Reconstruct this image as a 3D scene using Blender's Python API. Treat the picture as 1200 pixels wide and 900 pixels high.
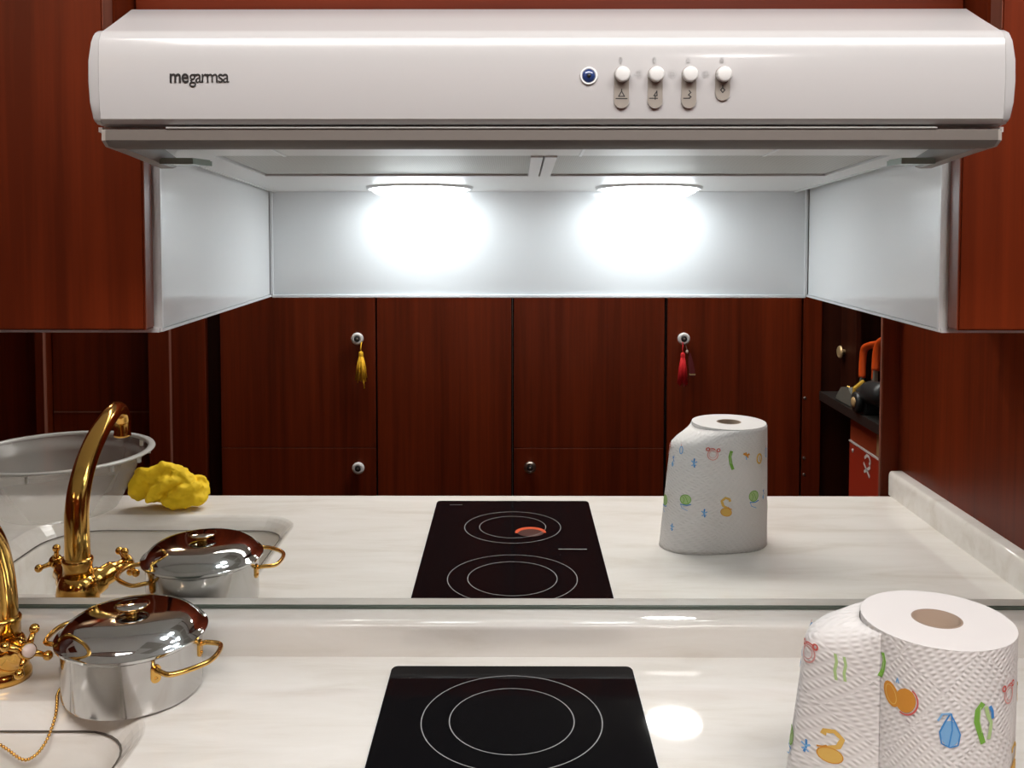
import bpy, bmesh, math, random
from mathutils import Vector, Matrix, noise

sc = bpy.context.scene
for o in list(bpy.data.objects):
    bpy.data.objects.remove(o)
C = sc.collection
PI = math.pi
# world: X right, Y away from the camera (mirror face at Y=0), Z up (worktop surface at Z=0), metres

# ------------------------------------------------------------------ camera
cam_d = bpy.data.cameras.new('camera')
cam = bpy.data.objects.new('camera', cam_d)
C.objects.link(cam)
cam.location = (0, -1.1867, 0.543)
cam.rotation_euler = (PI / 2 - 0.0477, 0, 0.0041)
cam_d.sensor_fit = 'HORIZONTAL'
cam_d.sensor_width = 36
cam_d.lens = 36 * 1105.72 / 1200
cam_d.shift_x = (600 - 597.81) / 1200
cam_d.shift_y = -(450 - 308.8) / 1200
cam_d.clip_start = 0.02
sc.camera = cam

# ------------------------------------------------------------------ world, view
w = bpy.data.worlds.new('world')
sc.world = w
w.use_nodes = True
w.node_tree.nodes['Background'].inputs[0].default_value = (0.02, 0.018, 0.016, 1)
w.node_tree.nodes['Background'].inputs[1].default_value = 1.0
sc.view_settings.view_transform = 'Standard'
sc.view_settings.look = 'None'
sc.view_settings.gamma = 1
sc.view_settings.exposure = 0.45
sc.view_settings.use_curve_mapping = False
sc.cycles.use_denoising = True
sc.cycles.max_bounces = 12
sc.cycles.glossy_bounces = 8
sc.cycles.transparent_max_bounces = 12
sc.cycles.sample_clamp_indirect = 25

HOOD_LAMP = 14.0      # emission of the two hood lamps
ROOM_LAMP = 45.0      # emission of the cool ceiling lamps
LINE_FILL = 11.0      # emission of the unseen ceiling fill light, widened to brighten the worktop
WARM_LAMP = 46.0      # emission of the warm ceiling lamp

# ------------------------------------------------------------------ materials
def mat(name, col, rough=0.5, metal=0.0, coat=0.0, spec=0.5, emit=None, estr=0.0):
    m = bpy.data.materials.new(name)
    m.use_nodes = True
    b = m.node_tree.nodes['Principled BSDF']
    b.inputs['Base Color'].default_value = (*col, 1)
    b.inputs['Roughness'].default_value = rough
    b.inputs['Metallic'].default_value = metal
    b.inputs['Coat Weight'].default_value = coat
    b.inputs['Coat Roughness'].default_value = 0.05
    b.inputs['Specular IOR Level'].default_value = spec
    if emit:
        b.inputs['Emission Color'].default_value = (*emit, 1)
        b.inputs['Emission Strength'].default_value = estr
    return m

def nodes(m):
    return m.node_tree.nodes, m.node_tree.links, m.node_tree.nodes['Principled BSDF']

def wood(name, dark, light, axis='Z', rough=0.32, scale=1.0):
    m = mat(name, light, rough, spec=0.2)
    n, l, b = nodes(m)
    tc = n.new('ShaderNodeTexCoord')
    mp = n.new('ShaderNodeMapping')
    s = [55 * scale] * 3
    s['XYZ'.index(axis)] = 1.6 * scale
    mp.inputs['Scale'].default_value = s
    l.new(tc.outputs['Object'], mp.inputs[0])
    a = n.new('ShaderNodeTexNoise')
    a.inputs['Scale'].default_value = 1.0
    a.inputs['Detail'].default_value = 5
    a.inputs['Roughness'].default_value = 0.65
    l.new(mp.outputs[0], a.inputs['Vector'])
    mp2 = n.new('ShaderNodeMapping')
    s2 = [9 * scale] * 3
    s2['XYZ'.index(axis)] = 0.35 * scale
    mp2.inputs['Scale'].default_value = s2
    l.new(tc.outputs['Object'], mp2.inputs[0])
    a2 = n.new('ShaderNodeTexNoise')
    a2.inputs['Scale'].default_value = 1.0
    a2.inputs['Detail'].default_value = 2
    l.new(mp2.outputs[0], a2.inputs['Vector'])
    mx = n.new('ShaderNodeMath')
    mx.operation = 'MULTIPLY_ADD'
    mx.inputs[1].default_value = 0.55
    l.new(a.outputs[0], mx.inputs[0])
    ml = n.new('ShaderNodeMath')
    ml.operation = 'MULTIPLY'
    ml.inputs[1].default_value = 0.45
    l.new(a2.outputs[0], ml.inputs[0])
    l.new(ml.outputs[0], mx.inputs[2])
    r = n.new('ShaderNodeValToRGB')
    r.color_ramp.elements[0].position = 0.36
    r.color_ramp.elements[0].color = (*dark, 1)
    r.color_ramp.elements[1].position = 0.62
    r.color_ramp.elements[1].color = (*light, 1)
    l.new(mx.outputs[0], r.inputs[0])
    l.new(r.outputs[0], b.inputs['Base Color'])
    bp = n.new('ShaderNodeBump')
    bp.inputs['Strength'].default_value = 0.04
    bp.inputs['Distance'].default_value = 0.001
    l.new(a.outputs[0], bp.inputs['Height'])
    l.new(bp.outputs[0], b.inputs['Normal'])
    return m

M = {}
M['wood'] = wood('mahogany veneer', (0.066, 0.0085, 0.0020), (0.150, 0.0205, 0.0045), 'Z', 0.36)
M['wood_x'] = wood('mahogany veneer across', (0.066, 0.0085, 0.0020), (0.150, 0.0205, 0.0045), 'X', 0.36)
M['wood_edge'] = wood('mahogany edge band', (0.14, 0.05, 0.035), (0.24, 0.09, 0.06), 'Z', 0.3)
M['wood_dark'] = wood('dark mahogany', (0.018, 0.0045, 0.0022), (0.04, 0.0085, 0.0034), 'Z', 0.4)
M['black_gap'] = mat('black gap', (0.004, 0.003, 0.003), 0.7)
M['enamel'] = mat('white enamel', (0.48, 0.474, 0.478), 0.18, coat=0.2)
M['plastic_white'] = mat('white plastic', (0.72, 0.72, 0.71), 0.35)
M['visor'] = mat('visor beige with painted shade', (0.125, 0.108, 0.096), 0.5)  # beige darkened so the colour carries the shade on the rail
M['lip'] = mat('pale grey lip', (0.30, 0.30, 0.29), 0.4)
M['arm'] = mat('beige visor end', (0.30, 0.27, 0.245), 0.45)
M['slot'] = mat('grey slot with painted shade', (0.27, 0.24, 0.21), 0.6)  # plate has no recess; the shade of one is in this grey
M['ink'] = mat('black print', (0.012, 0.012, 0.012), 0.5)
M['engrave'] = mat('grey engraved mark', (0.5, 0.5, 0.5), 0.5)
M['white_panel'] = mat('white lacquered panel', (0.78, 0.81, 0.82), 0.13, coat=0.3)
M['side_white_lifted'] = mat('panel white lightened for weak light', (0.88, 0.90, 0.905), 0.13, coat=0.3)  # panel white made lighter to make up for lamp light missing there
M['white_trim'] = mat('white metal trim', (0.78, 0.80, 0.81), 0.3)
M['lens_green'] = mat('green tinted plastic', (0.30, 0.38, 0.33), 0.2)
M['lamp'] = mat('hood lamp lens', (0.9, 0.9, 0.9), 0.4, emit=(0.90, 0.965, 1.0), estr=HOOD_LAMP)
M['room_lamp'] = mat('ceiling lamp lens', (0.9, 0.9, 0.9), 0.4, emit=(1.0, 0.955, 0.92), estr=ROOM_LAMP)
M['line_fill'] = mat('ceiling fill light diffuser', (0.9, 0.9, 0.9), 0.4, emit=(1.0, 0.965, 0.93), estr=LINE_FILL)
M['warm_lamp'] = mat('warm ceiling lamp lens', (0.9, 0.9, 0.9), 0.4, emit=(1.0, 0.70, 0.42), estr=WARM_LAMP)
M['mirror'] = mat('mirror silver', (0.90, 0.915, 0.90), 0.0, 1.0)
M['glass_edge'] = mat('green glass edge', (0.11, 0.14, 0.115), 0.25)
M['brass'] = mat('polished brass', (0.72, 0.42, 0.105), 0.13, 1.0)
M['niche_brass'] = mat('brass lightened for dark niche', (0.70, 0.52, 0.28), 0.4, 0.6)  # brass colour made paler so the knob shows in the dark niche
M['gold'] = mat('gold plate', (0.74, 0.44, 0.12), 0.18, 1.0)
M['steel'] = mat('polished steel', (0.54, 0.53, 0.52), 0.13, 1.0)
M['chrome'] = mat('mirror steel', (0.60, 0.60, 0.60), 0.06, 1.0)
M['glass_black'] = mat('black ceramic glass', (0.004, 0.004, 0.005), 0.05, spec=0.06)
M['hob_print'] = mat('grey hob print', (0.32, 0.32, 0.32), 0.4)
M['hob_text'] = mat('white hob print', (0.6, 0.6, 0.6), 0.4)
M['ember'] = mat('glowing element', (0.3, 0.04, 0.01), 0.4, emit=(1.0, 0.115, 0.02), estr=0.30)
M['ember_dim'] = mat('dull element core', (0.06, 0.014, 0.008), 0.4)
M['knob_white'] = mat('white porcelain', (0.62, 0.62, 0.62), 0.2)
M['knob_dark'] = mat('dark lock core', (0.02, 0.02, 0.02), 0.35)
M['pewter'] = mat('pewter metal', (0.35, 0.31, 0.27), 0.35, 1.0)
M['porcelain_pink'] = mat('pinkish porcelain', (0.62, 0.48, 0.42), 0.3)
M['yellow_thread'] = mat('yellow thread', (0.80, 0.45, 0.015), 0.8)
M['red_thread'] = mat('red thread', (0.55, 0.004, 0.008), 0.8)
M['dark_red'] = mat('dark red felt', (0.11, 0.006, 0.008), 0.8)
M['bead'] = mat('cream bead', (0.6, 0.52, 0.42), 0.4)
M['orange'] = mat('orange plastic', (0.62, 0.075, 0.008), 0.4)
M['orange_dull'] = mat('dull orange plastic', (0.42, 0.10, 0.02), 0.5)
M['black_plastic'] = mat('black plastic', (0.016, 0.018, 0.018), 0.42)
M['grey_metal'] = mat('dark grey casting', (0.16, 0.16, 0.135), 0.45, 0.2)
M['yellow_mark'] = mat('yellow band', (0.45, 0.27, 0.03), 0.5)
M['tan'] = mat('tan hub', (0.42, 0.28, 0.13), 0.5)
M['red_box'] = mat('red painted metal', (0.40, 0.035, 0.014), 0.4)
M['red_lid'] = mat('orange brown painted metal', (0.36, 0.055, 0.018), 0.42)
M['white_paint'] = mat('white paint mark', (0.75, 0.7, 0.66), 0.6)
M['drain'] = mat('dull steel', (0.5, 0.5, 0.5), 0.3, 1.0)
M['seam'] = mat('dark seam', (0.10, 0.085, 0.07), 0.7)
M['dark_shelf'] = mat('black shelf board', (0.022, 0.02, 0.018), 0.28)
M['floor'] = wood('floor boards', (0.06, 0.025, 0.012), (0.12, 0.05, 0.022), 'X', 0.4)
M['ceiling'] = mat('cream ceiling', (0.80, 0.76, 0.70), 0.7)
M['cardboard'] = mat('cardboard core', (0.30, 0.215, 0.16), 0.85)
M['cloth'] = mat('yellow cloth', (0.90, 0.60, 0.006), 0.75)

def marble():
    m = mat('cream marble worktop', (0.72, 0.69, 0.64), 0.035)
    n, l, b = nodes(m)
    tc = n.new('ShaderNodeTexCoord')
    mp = n.new('ShaderNodeMapping')
    mp.inputs['Scale'].default_value = (3.2, 15, 15)
    mp.inputs['Rotation'].default_value = (0, 0, 0.10)
    l.new(tc.outputs['Object'], mp.inputs[0])
    a = n.new('ShaderNodeTexNoise')
    a.inputs['Scale'].default_value = 1.5
    a.inputs['Detail'].default_value = 7
    a.inputs['Roughness'].default_value = 0.6
    a.inputs['Distortion'].default_value = 0.6
    l.new(mp.outputs[0], a.inputs['Vector'])
    r = n.new('ShaderNodeValToRGB')
    e = r.color_ramp.elements
    e[0].position = 0.30
    e[0].color = (0.74, 0.695, 0.63, 1)
    e[1].position = 0.72
    e[1].color = (0.88, 0.85, 0.81, 1)
    k = e.new(0.5)
    k.color = (0.83, 0.795, 0.745, 1)
    l.new(a.outputs[0], r.inputs[0])
    l.new(r.outputs[0], b.inputs['Base Color'])
    return m
M['marble'] = marble()

def mesh_filter():
    m = mat('grease filter mesh', (0.52, 0.51, 0.48), 0.45, 0.5)
    n, l, b = nodes(m)
    tc = n.new('ShaderNodeTexCoord')
    hs = []
    for rot in (0.6, -0.6):
        mp = n.new('ShaderNodeMapping')
        mp.inputs['Rotation'].default_value = (0, 0, rot)
        l.new(tc.outputs['Object'], mp.inputs[0])
        wv = n.new('ShaderNodeTexWave')
        wv.inputs['Scale'].default_value = 95
        l.new(mp.outputs[0], wv.inputs['Vector'])
        hs.append(wv)
    mm = n.new('ShaderNodeMath')
    mm.operation = 'MULTIPLY'
    l.new(hs[0].outputs['Fac'], mm.inputs[0])
    l.new(hs[1].outputs['Fac'], mm.inputs[1])
    r = n.new('ShaderNodeValToRGB')
    r.color_ramp.elements[0].color = (0.36, 0.35, 0.32, 1)
    r.color_ramp.elements[1].color = (0.66, 0.65, 0.61, 1)
    l.new(mm.outputs[0], r.inputs[0])
    l.new(r.outputs[0], b.inputs['Base Color'])
    return m
M['filter'] = mesh_filter()

def paper():
    m = mat('embossed paper', (0.72, 0.69, 0.675), 0.9)
    n, l, b = nodes(m)
    uv = n.new('ShaderNodeUVMap')
    def wave(rot, scale):
        mp = n.new('ShaderNodeMapping')
        mp.inputs['Rotation'].default_value = (0, 0, rot)
        l.new(uv.outputs[0], mp.inputs[0])
        wv = n.new('ShaderNodeTexWave')
        wv.inputs['Scale'].default_value = scale
        l.new(mp.outputs[0], wv.inputs['Vector'])
        return wv
    # lines of dots, the line direction flipping from lozenge to lozenge
    a, c = wave(0.62, 46), wave(0.62 + PI / 2, 78)
    a2, c2 = wave(-0.62, 46), wave(-0.62 + PI / 2, 78)
    def mul(x, y):
        q = n.new('ShaderNodeMath')
        q.operation = 'MULTIPLY'
        l.new(x.outputs['Fac'], q.inputs[0])
        l.new(y.outputs['Fac'], q.inputs[1])
        return q
    p, q = mul(a, c), mul(a2, c2)
    ch = n.new('ShaderNodeTexChecker')
    mp = n.new('ShaderNodeMapping')
    mp.inputs['Rotation'].default_value = (0, 0, 0.62)
    l.new(uv.outputs[0], mp.inputs[0])
    l.new(mp.outputs[0], ch.inputs['Vector'])
    ch.inputs['Scale'].default_value = 24
    mx = n.new('ShaderNodeMix')
    l.new(ch.outputs['Fac'], mx.inputs['Factor'])
    l.new(p.outputs[0], mx.inputs['A'])
    l.new(q.outputs[0], mx.inputs['B'])
    bp = n.new('ShaderNodeBump')
    bp.inputs['Strength'].default_value = 0.55
    bp.inputs['Distance'].default_value = 0.0012
    l.new(mx.outputs['Result'], bp.inputs['Height'])
    l.new(bp.outputs[0], b.inputs['Normal'])
    return m
M['paper'] = paper()
M['paper_top'] = mat('paper roll end', (0.69, 0.655, 0.645), 0.9)
def print_mat(name, col):
    return mat('print ' + name, col, 0.9)
INK = {'orange': print_mat('orange', (0.62, 0.26, 0.03)), 'red': print_mat('red', (0.62, 0.12, 0.10)), 'pink': print_mat('pink', (0.68, 0.33, 0.30)),
       'blue': print_mat('blue', (0.05, 0.24, 0.58)), 'sky': print_mat('sky', (0.20, 0.42, 0.70)), 'green': print_mat('green', (0.18, 0.40, 0.05)),
       'lime': print_mat('lime', (0.42, 0.58, 0.25)), 'yellow': print_mat('yellow', (0.70, 0.43, 0.10))}

def tub_mat():
    m = bpy.data.materials.new('frosted clear plastic')
    m.use_nodes = True
    n, l, b = nodes(m)
    b.inputs['Base Color'].default_value = (0.78, 0.75, 0.70, 1)
    b.inputs['Roughness'].default_value = 0.22
    t = n.new('ShaderNodeBsdfTransparent')
    t.inputs[0].default_value = (0.95, 0.95, 0.95, 1)
    mx = n.new('ShaderNodeMixShader')
    mx.inputs[0].default_value = 0.32
    l.new(t.outputs[0], mx.inputs[1])
    l.new(b.outputs[0], mx.inputs[2])
    l.new(mx.outputs[0], n['Material Output'].inputs[0])
    return m
M['tub'] = tub_mat()
M['tub_rim'] = mat('frosted plastic rim', (0.50, 0.49, 0.47), 0.25)

# ------------------------------------------------------------------ object helpers
def thing(name, label, cat, loc=(0, 0, 0), group=None):
    o = bpy.data.objects.new(name, None)
    C.objects.link(o)
    o.empty_display_size = 0.02
    o.location = loc
    o['label'] = label
    o['category'] = cat
    if group:
        o['group'] = group
    return o

def tag(o, label, cat, group=None):
    o['label'] = label
    o['category'] = cat
    if group:
        o['group'] = group
    return o

def put(name, me, m, parent=None, smooth=False, label=None):
    o = bpy.data.objects.new(name, me)
    C.objects.link(o)
    if m is not None and len(me.materials) == 0:
        for q in (m if isinstance(m, (list, tuple)) else [m]):
            me.materials.append(q)
    if smooth:
        for p in me.polygons:
            p.use_smooth = True
    if parent is not None:
        o.parent = parent
        top = parent
        while top.parent:
            top = top.parent
        if parent is top:
            o.matrix_parent_inverse = Matrix.Translation(-Vector(top.location))
    if label:
        o['label'] = label
    return o

def struct(name, me, m, label, cat, smooth=False):
    o = put(name, me, m, None, smooth)
    o['kind'] = 'structure'
    return tag(o, label, cat)

def bm_mesh(bm, name='mesh', recalc=True):
    if recalc:
        bmesh.ops.recalc_face_normals(bm, faces=bm.faces)
    me = bpy.data.meshes.new(name)
    bm.to_mesh(me)
    bm.free()
    return me

def add_box(bm, x0, x1, y0, y1, z0, z1):
    v = [bm.verts.new(p) for p in ((x0, y0, z0), (x1, y0, z0), (x1, y1, z0), (x0, y1, z0), (x0, y0, z1), (x1, y0, z1), (x1, y1, z1), (x0, y1, z1))]
    for f in ((0, 3, 2, 1), (4, 5, 6, 7), (0, 1, 5, 4), (1, 2, 6, 5), (2, 3, 7, 6), (3, 0, 4, 7)):
        bm.faces.new([v[i] for i in f])
    return v

def box(x0, x1, y0, y1, z0, z1, bev=0.0, seg=2):
    bm = bmesh.new()
    add_box(bm, x0, x1, y0, y1, z0, z1)
    if bev:
        bmesh.ops.bevel(bm, geom=bm.edges[:], offset=bev, segments=seg, affect='EDGES', profile=0.6)
    return bm_mesh(bm)

def prism_x(prof, x0, x1, bev=0.0, closed=True):
    """profile of (y, z) extruded along X"""
    bm = bmesh.new()
    a = [bm.verts.new((x0, y, z)) for y, z in prof]
    b = [bm.verts.new((x1, y, z)) for y, z in prof]
    n = len(prof)
    for i in range(n if closed else n - 1):
        j = (i + 1) % n
        bm.faces.new((a[i], a[j], b[j], b[i]))
    if closed:
        bm.faces.new(a)
        bm.faces.new(b[::-1])
    if bev:
        es = [e for e in bm.edges if len({v.co.x for v in e.verts}) == 1]
        bmesh.ops.bevel(bm, geom=es, offset=bev, segments=2, affect='EDGES')
    return bm_mesh(bm)

def prism_y(prof, y0, y1, bev=0.0):
    """profile of (x, z) extruded along Y"""
    bm = bmesh.new()
    a = [bm.verts.new((x, y0, z)) for x, z in prof]
    b = [bm.verts.new((x, y1, z)) for x, z in prof]
    n = len(prof)
    for i in range(n):
        j = (i + 1) % n
        bm.faces.new((a[i], a[j], b[j], b[i]))
    bm.faces.new(a)
    bm.faces.new(b[::-1])
    if bev:
        bmesh.ops.recalc_face_normals(bm, faces=bm.faces)
        es = [e for e in bm.edges if len({round(v.co.y, 6) for v in e.verts}) == 1]
        bmesh.ops.bevel(bm, geom=es, offset=bev, segments=2, affect='EDGES')
    return bm_mesh(bm)

def prism_z(prof, z0, z1, bev=0.0):
    bm = bmesh.new()
    a = [bm.verts.new((x, y, z0)) for x, y in prof]
    b = [bm.verts.new((x, y, z1)) for x, y in prof]
    n = len(prof)
    for i in range(n):
        j = (i + 1) % n
        bm.faces.new((a[i], a[j], b[j], b[i]))
    bm.faces.new(a)
    bm.faces.new(b[::-1])
    if bev:
        bmesh.ops.recalc_face_normals(bm, faces=bm.faces)
        es = [e for e in bm.edges if all(abs(v.co.z - z1) < 1e-6 for v in e.verts)]
        bmesh.ops.bevel(bm, geom=es, offset=bev, segments=2, affect='EDGES')
    return bm_mesh(bm)

def lathe_bm(bm, prof, seg=48, mtx=None, cap0=True, cap1=True):
    """profile of (r, z) about Z; mtx places it"""
    rings = []
    for r, z in prof:
        if r < 1e-6:
            p = Vector((0, 0, z))
            rings.append([bm.verts.new(mtx @ p if mtx else p)])
        else:
            ring = []
            for i in range(seg):
                t = 2 * PI * i / seg
                p = Vector((r * math.cos(t), r * math.sin(t), z))
                ring.append(bm.verts.new(mtx @ p if mtx else p))
            rings.append(ring)
    for a, b in zip(rings, rings[1:]):
        if len(a) == 1 and len(b) == 1:
            continue
        for i in range(seg):
            j = (i + 1) % seg
            if len(a) == 1:
                bm.faces.new((a[0], b[j], b[i]))
            elif len(b) == 1:
                bm.faces.new((a[i], a[j], b[0]))
            else:
                bm.faces.new((a[i], a[j], b[j], b[i]))
    if cap0 and len(rings[0]) > 2:
        bm.faces.new(rings[0][::-1])
    if cap1 and len(rings[-1]) > 2:
        bm.faces.new(rings[-1])

def lathe(prof, loc=(0, 0, 0), axis=None, seg=48, cap0=True, cap1=True):
    mtx = Matrix.Translation(loc)
    if axis is not None:
        mtx = mtx @ Vector((0, 0, 1)).rotation_difference(Vector(axis).normalized()).to_matrix().to_4x4()
    bm = bmesh.new()
    lathe_bm(bm, prof, seg, mtx, cap0, cap1)
    return bm_mesh(bm)

def smooth_path(pts, sub=6, closed=False):
    pts = [Vector(p) for p in pts]
    out = []
    n = len(pts)
    for i in range(n if closed else n - 1):
        p0 = pts[(i - 1) % n] if closed or i > 0 else pts[0] * 2 - pts[1]
        p1, p2 = pts[i], pts[(i + 1) % n]
        p3 = pts[(i + 2) % n] if closed or i + 2 < n else pts[-1] * 2 - pts[-2]
        for k in range(sub):
            t = k / sub
            out.append(0.5 * ((2 * p1) + (p2 - p0) * t + (2 * p0 - 5 * p1 + 4 * p2 - p3) * t * t + (3 * p1 - p0 - 3 * p2 + p3) * t ** 3))
    if not closed:
        out.append(pts[-1])
    return out

def tube_bm(bm, pts, rad, seg=16, cap=True, flat=1.0):
    pts = [Vector(p) for p in pts]
    n = len(pts)
    rr = rad if isinstance(rad, (list, tuple)) else [rad] * n
    if len(rr) != n:
        rr = [rr[0] + (rr[-1] - rr[0]) * i / (n - 1) if len(rr) == 2 else rr[min(len(rr) - 1, int(i * len(rr) / n))] for i in range(n)]
    t = (pts[1] - pts[0]).normalized()
    u = t.orthogonal().normalized()
    rings = []
    for i in range(n):
        t2 = (pts[min(i + 1, n - 1)] - pts[max(i - 1, 0)]).normalized()
        u = t.rotation_difference(t2) @ u
        t = t2
        v = t.cross(u)
        rings.append([bm.verts.new(pts[i] + rr[i] * (math.cos(a) * u + flat * math.sin(a) * v)) for a in [2 * PI * k / seg for k in range(seg)]])
    for a, b in zip(rings, rings[1:]):
        for i in range(seg):
            j = (i + 1) % seg
            bm.faces.new((a[i], a[j], b[j], b[i]))
    if cap:
        bm.faces.new(rings[0][::-1])
        bm.faces.new(rings[-1])

def tube(pts, rad, seg=16, cap=True):
    bm = bmesh.new()
    tube_bm(bm, pts, rad, seg, cap)
    return bm_mesh(bm)

def text_mesh(s, size, offset=0.0, spacing=1.0):
    cu = bpy.data.curves.new('lettering', 'FONT')
    cu.body = s
    cu.size = size
    cu.offset = offset
    cu.space_character = spacing
    cu.extrude = 0.0002
    ob = bpy.data.objects.new('lettering_tmp', cu)
    C.objects.link(ob)
    dg = bpy.context.evaluated_depsgraph_get()
    me = bpy.data.meshes.new_from_object(ob.evaluated_get(dg))
    bpy.data.objects.remove(ob)
    bpy.data.curves.remove(cu)
    me.materials.clear()
    return me

def rrect(x0, x1, y0, y1, r, seg=8, inset=0.0):
    """rounded rectangle loop (CCW); r: radius or four radii (for corners x1y1, x0y1, x0y0, x1y0)"""
    rs = r if isinstance(r, (list, tuple)) else [r] * 4
    x0, x1, y0, y1 = x0 + inset, x1 - inset, y0 + inset, y1 - inset
    rs = [max(q - inset, 0.004) for q in rs]
    out = []
    for (cx, cy, a0), q in zip(((x1, y1, 0), (x0, y1, PI / 2), (x0, y0, PI), (x1, y0, 3 * PI / 2)), rs):
        ox = cx - q if cx == x1 else cx + q
        oy = cy - q if cy == y1 else cy + q
        for k in range(seg + 1):
            a = a0 + PI / 2 * k / seg
            out.append((ox + q * math.cos(a), oy + q * math.sin(a)))
    return out

# ================================================================== SETTING
WR = 0.7624        # face of the panelled wall at the right
OPP = -1.58        # face of the cabinets opposite (seen only in the mirror)
ZC = 1.45          # ceiling height above the worktop
struct('floor', box(-1.85, 1.25, -2.75, 0.05, -0.94, -0.90), M['floor'], 'dark wooden floor of the narrow kitchen', 'floor')
struct('ceiling', box(-1.85, 1.25, -2.75, 0.05, ZC, ZC + 0.04), M['ceiling'], 'plain cream ceiling above the kitchen', 'ceiling')
struct('wall_back', box(-1.85, 1.25, 0.008, 0.05, -0.90, ZC), M['ceiling'], 'wall behind the mirror and the range hood', 'wall')
struct('wall_left', box(-1.85, -1.80, -2.75, 0.008, -0.90, ZC), M['wood'], 'mahogany panelled wall at the sink end', 'wall')
struct('wall_right', box(WR, WR + 0.03, -0.668, 0.008, -0.90, ZC), M['wood'], 'mahogany panelled wall beside the worktop end', 'wall')
tr = struct('trim_1', box(0.7285, WR + 0.03, -0.677, -0.6681, -0.90, ZC, 0.002), M['wood'], 'mahogany post closing the end of the panelled wall', 'trim')
put('edge_strip', box(0.7272, 0.7285, -0.6775, -0.670, -0.90, ZC), M['wood_edge'], tr)
struct('wall_front', box(-1.85, 1.25, -2.79, -2.75, -0.90, ZC), M['ceiling'], 'cream wall above the cabinets opposite the worktop', 'wall')
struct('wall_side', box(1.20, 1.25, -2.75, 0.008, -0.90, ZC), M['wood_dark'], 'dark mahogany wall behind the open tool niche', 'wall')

# ------------------------------------------------------------------ ceiling lamps
def ceiling_lamp(x, y, r, m, label):
    t = thing('ceiling_lamp', label, 'lamp', (x, y, ZC), 'round ceiling lamps')
    put('housing', lathe([(r + 0.014, 0), (r + 0.014, -0.02), (r + 0.002, -0.026), (r, -0.022)], (x, y, ZC), cap0=True, cap1=False), M['plastic_white'], t, True)
    put('diffuser', lathe([(r, -0.02), (r * 0.8, -0.030), (r * 0.4, -0.034), (0, -0.035)], (x, y, ZC), cap0=False), m, t, True)
ceiling_lamp(0.626, -2.42, 0.105, M['room_lamp'], 'round cool white ceiling lamp, the one nearer the tool niche')
t = thing('ceiling_fill_light', 'unseen ceiling fill light over the aisle, widened to brighten the worktop', 'lamp', (0.17, -1.23, ZC))  # out of view; made this large to fill the worktop with light
put('housing', box(-0.66, 1.00, -1.465, -0.985, ZC - 0.025, ZC, 0.004), M['plastic_white'], t)
put('diffuser', box(-0.645, 0.985, -1.45, -1.00, ZC - 0.037, ZC - 0.0251, 0.004), M['line_fill'], t)
ceiling_lamp(-1.55, -2.42, 0.105, M['warm_lamp'], 'round warm ceiling lamp, the one nearer the sink end')

# ------------------------------------------------------------------ mirror, white splash panel
mir = thing('wall_mirror', 'long frameless mirror on the back wall above the worktop', 'mirror', (0, 0, 0.043))
put('mirror_glass', box(-1.80, WR, 0.0, 0.005, 0.0445, 0.4455), M['mirror'], mir)
put('glass_edge', box(-1.80, WR, -0.0022, -0.0001, 0.0435, 0.0478, 0.0006, 1), M['glass_edge'], mir, label='green polished bottom edge of the mirror glass')
pan = thing('splash_panel', 'glossy white back panel between the mirror and the range hood', 'panel', (0.03, 0, 0.4455))
put('panel_face', box(-0.3045, 0.366, -0.002, 0.006, 0.4465, 0.60), M['white_panel'], pan)
put('bottom_trim', box(-0.3045, 0.366, -0.006, -0.0021, 0.4435, 0.4475, 0.0008, 1), M['white_trim'], pan)
for x in (-0.3045, 0.366):
    put('corner_trim', box(x - 0.002, x + 0.002, -0.005, -0.0021, 0.4476, 0.60, 0.0005, 1), M['white_trim'], pan)

# ------------------------------------------------------------------ worktop with upstands
SX0, SX1, SY0, SY1, SR = -0.848, -0.388, -0.519, -0.150, (0.085, 0.085, 0.11, 0.075)
ct = thing('worktop', 'cream marbled stone worktop with rounded upstands', 'worktop', (-0.5, -0.3, -0.04))
def worktop_mesh():
    bm = bmesh.new()
    x0, x1, y0, y1 = -1.80, WR, -0.65, 0.006
    outer = [bm.verts.new((x, y, 0)) for x, y in ((x0, y0 + 0.012), (x1, y0 + 0.012), (x1, y1), (x0, y1))]
    inner = [bm.verts.new((x, y, 0)) for x, y in rrect(SX0, SX1, SY0, SY1, SR)]
    es = [bm.edges.new((outer[i], outer[(i + 1) % 4])) for i in range(4)] + [bm.edges.new((inner[i], inner[(i + 1) % len(inner)])) for i in range(len(inner))]
    bmesh.ops.triangle_fill(bm, edges=es, use_beauty=True)
    for f in bm.faces:
        if f.normal.z < 0:
            f.normal_flip()
    # rounded lip into the sink
    prev = inner
    for ins, z in ((0.002, -0.0006), (0.006, -0.003), (0.012, -0.008), (0.019, -0.0155), (0.024, -0.022), (0.024, -0.04)):
        ring = [bm.verts.new((x, y, z)) for x, y in rrect(SX0, SX1, SY0, SY1, SR, 8, ins)]
        for i in range(len(ring)):
            j = (i + 1) % len(ring)
            bm.faces.new((prev[i], prev[j], ring[j], ring[i]))
        prev = ring
    # rounded front edge
    pr = [(y0 + 0.012, 0), (y0 + 0.006, -0.0016), (y0 + 0.0016, -0.006), (y0, -0.012), (y0, -0.04), (y1, -0.04), (y1, 0)]
    a = [bm.verts.new((x0, y, z)) for y, z in pr]
    b = [bm.verts.new((x1, y, z)) for y, z in pr]
    for i in range(len(pr) - 1):
        if i == 4:
            continue
        bm.faces.new((a[i], a[i + 1], b[i + 1], b[i]))
    bm.faces.new(a[::-1])
    bm.faces.new(b)
    bmesh.ops.remove_doubles(bm, verts=bm.verts, dist=1e-5)
    me = bm_mesh(bm, recalc=False)
    return me
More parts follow.
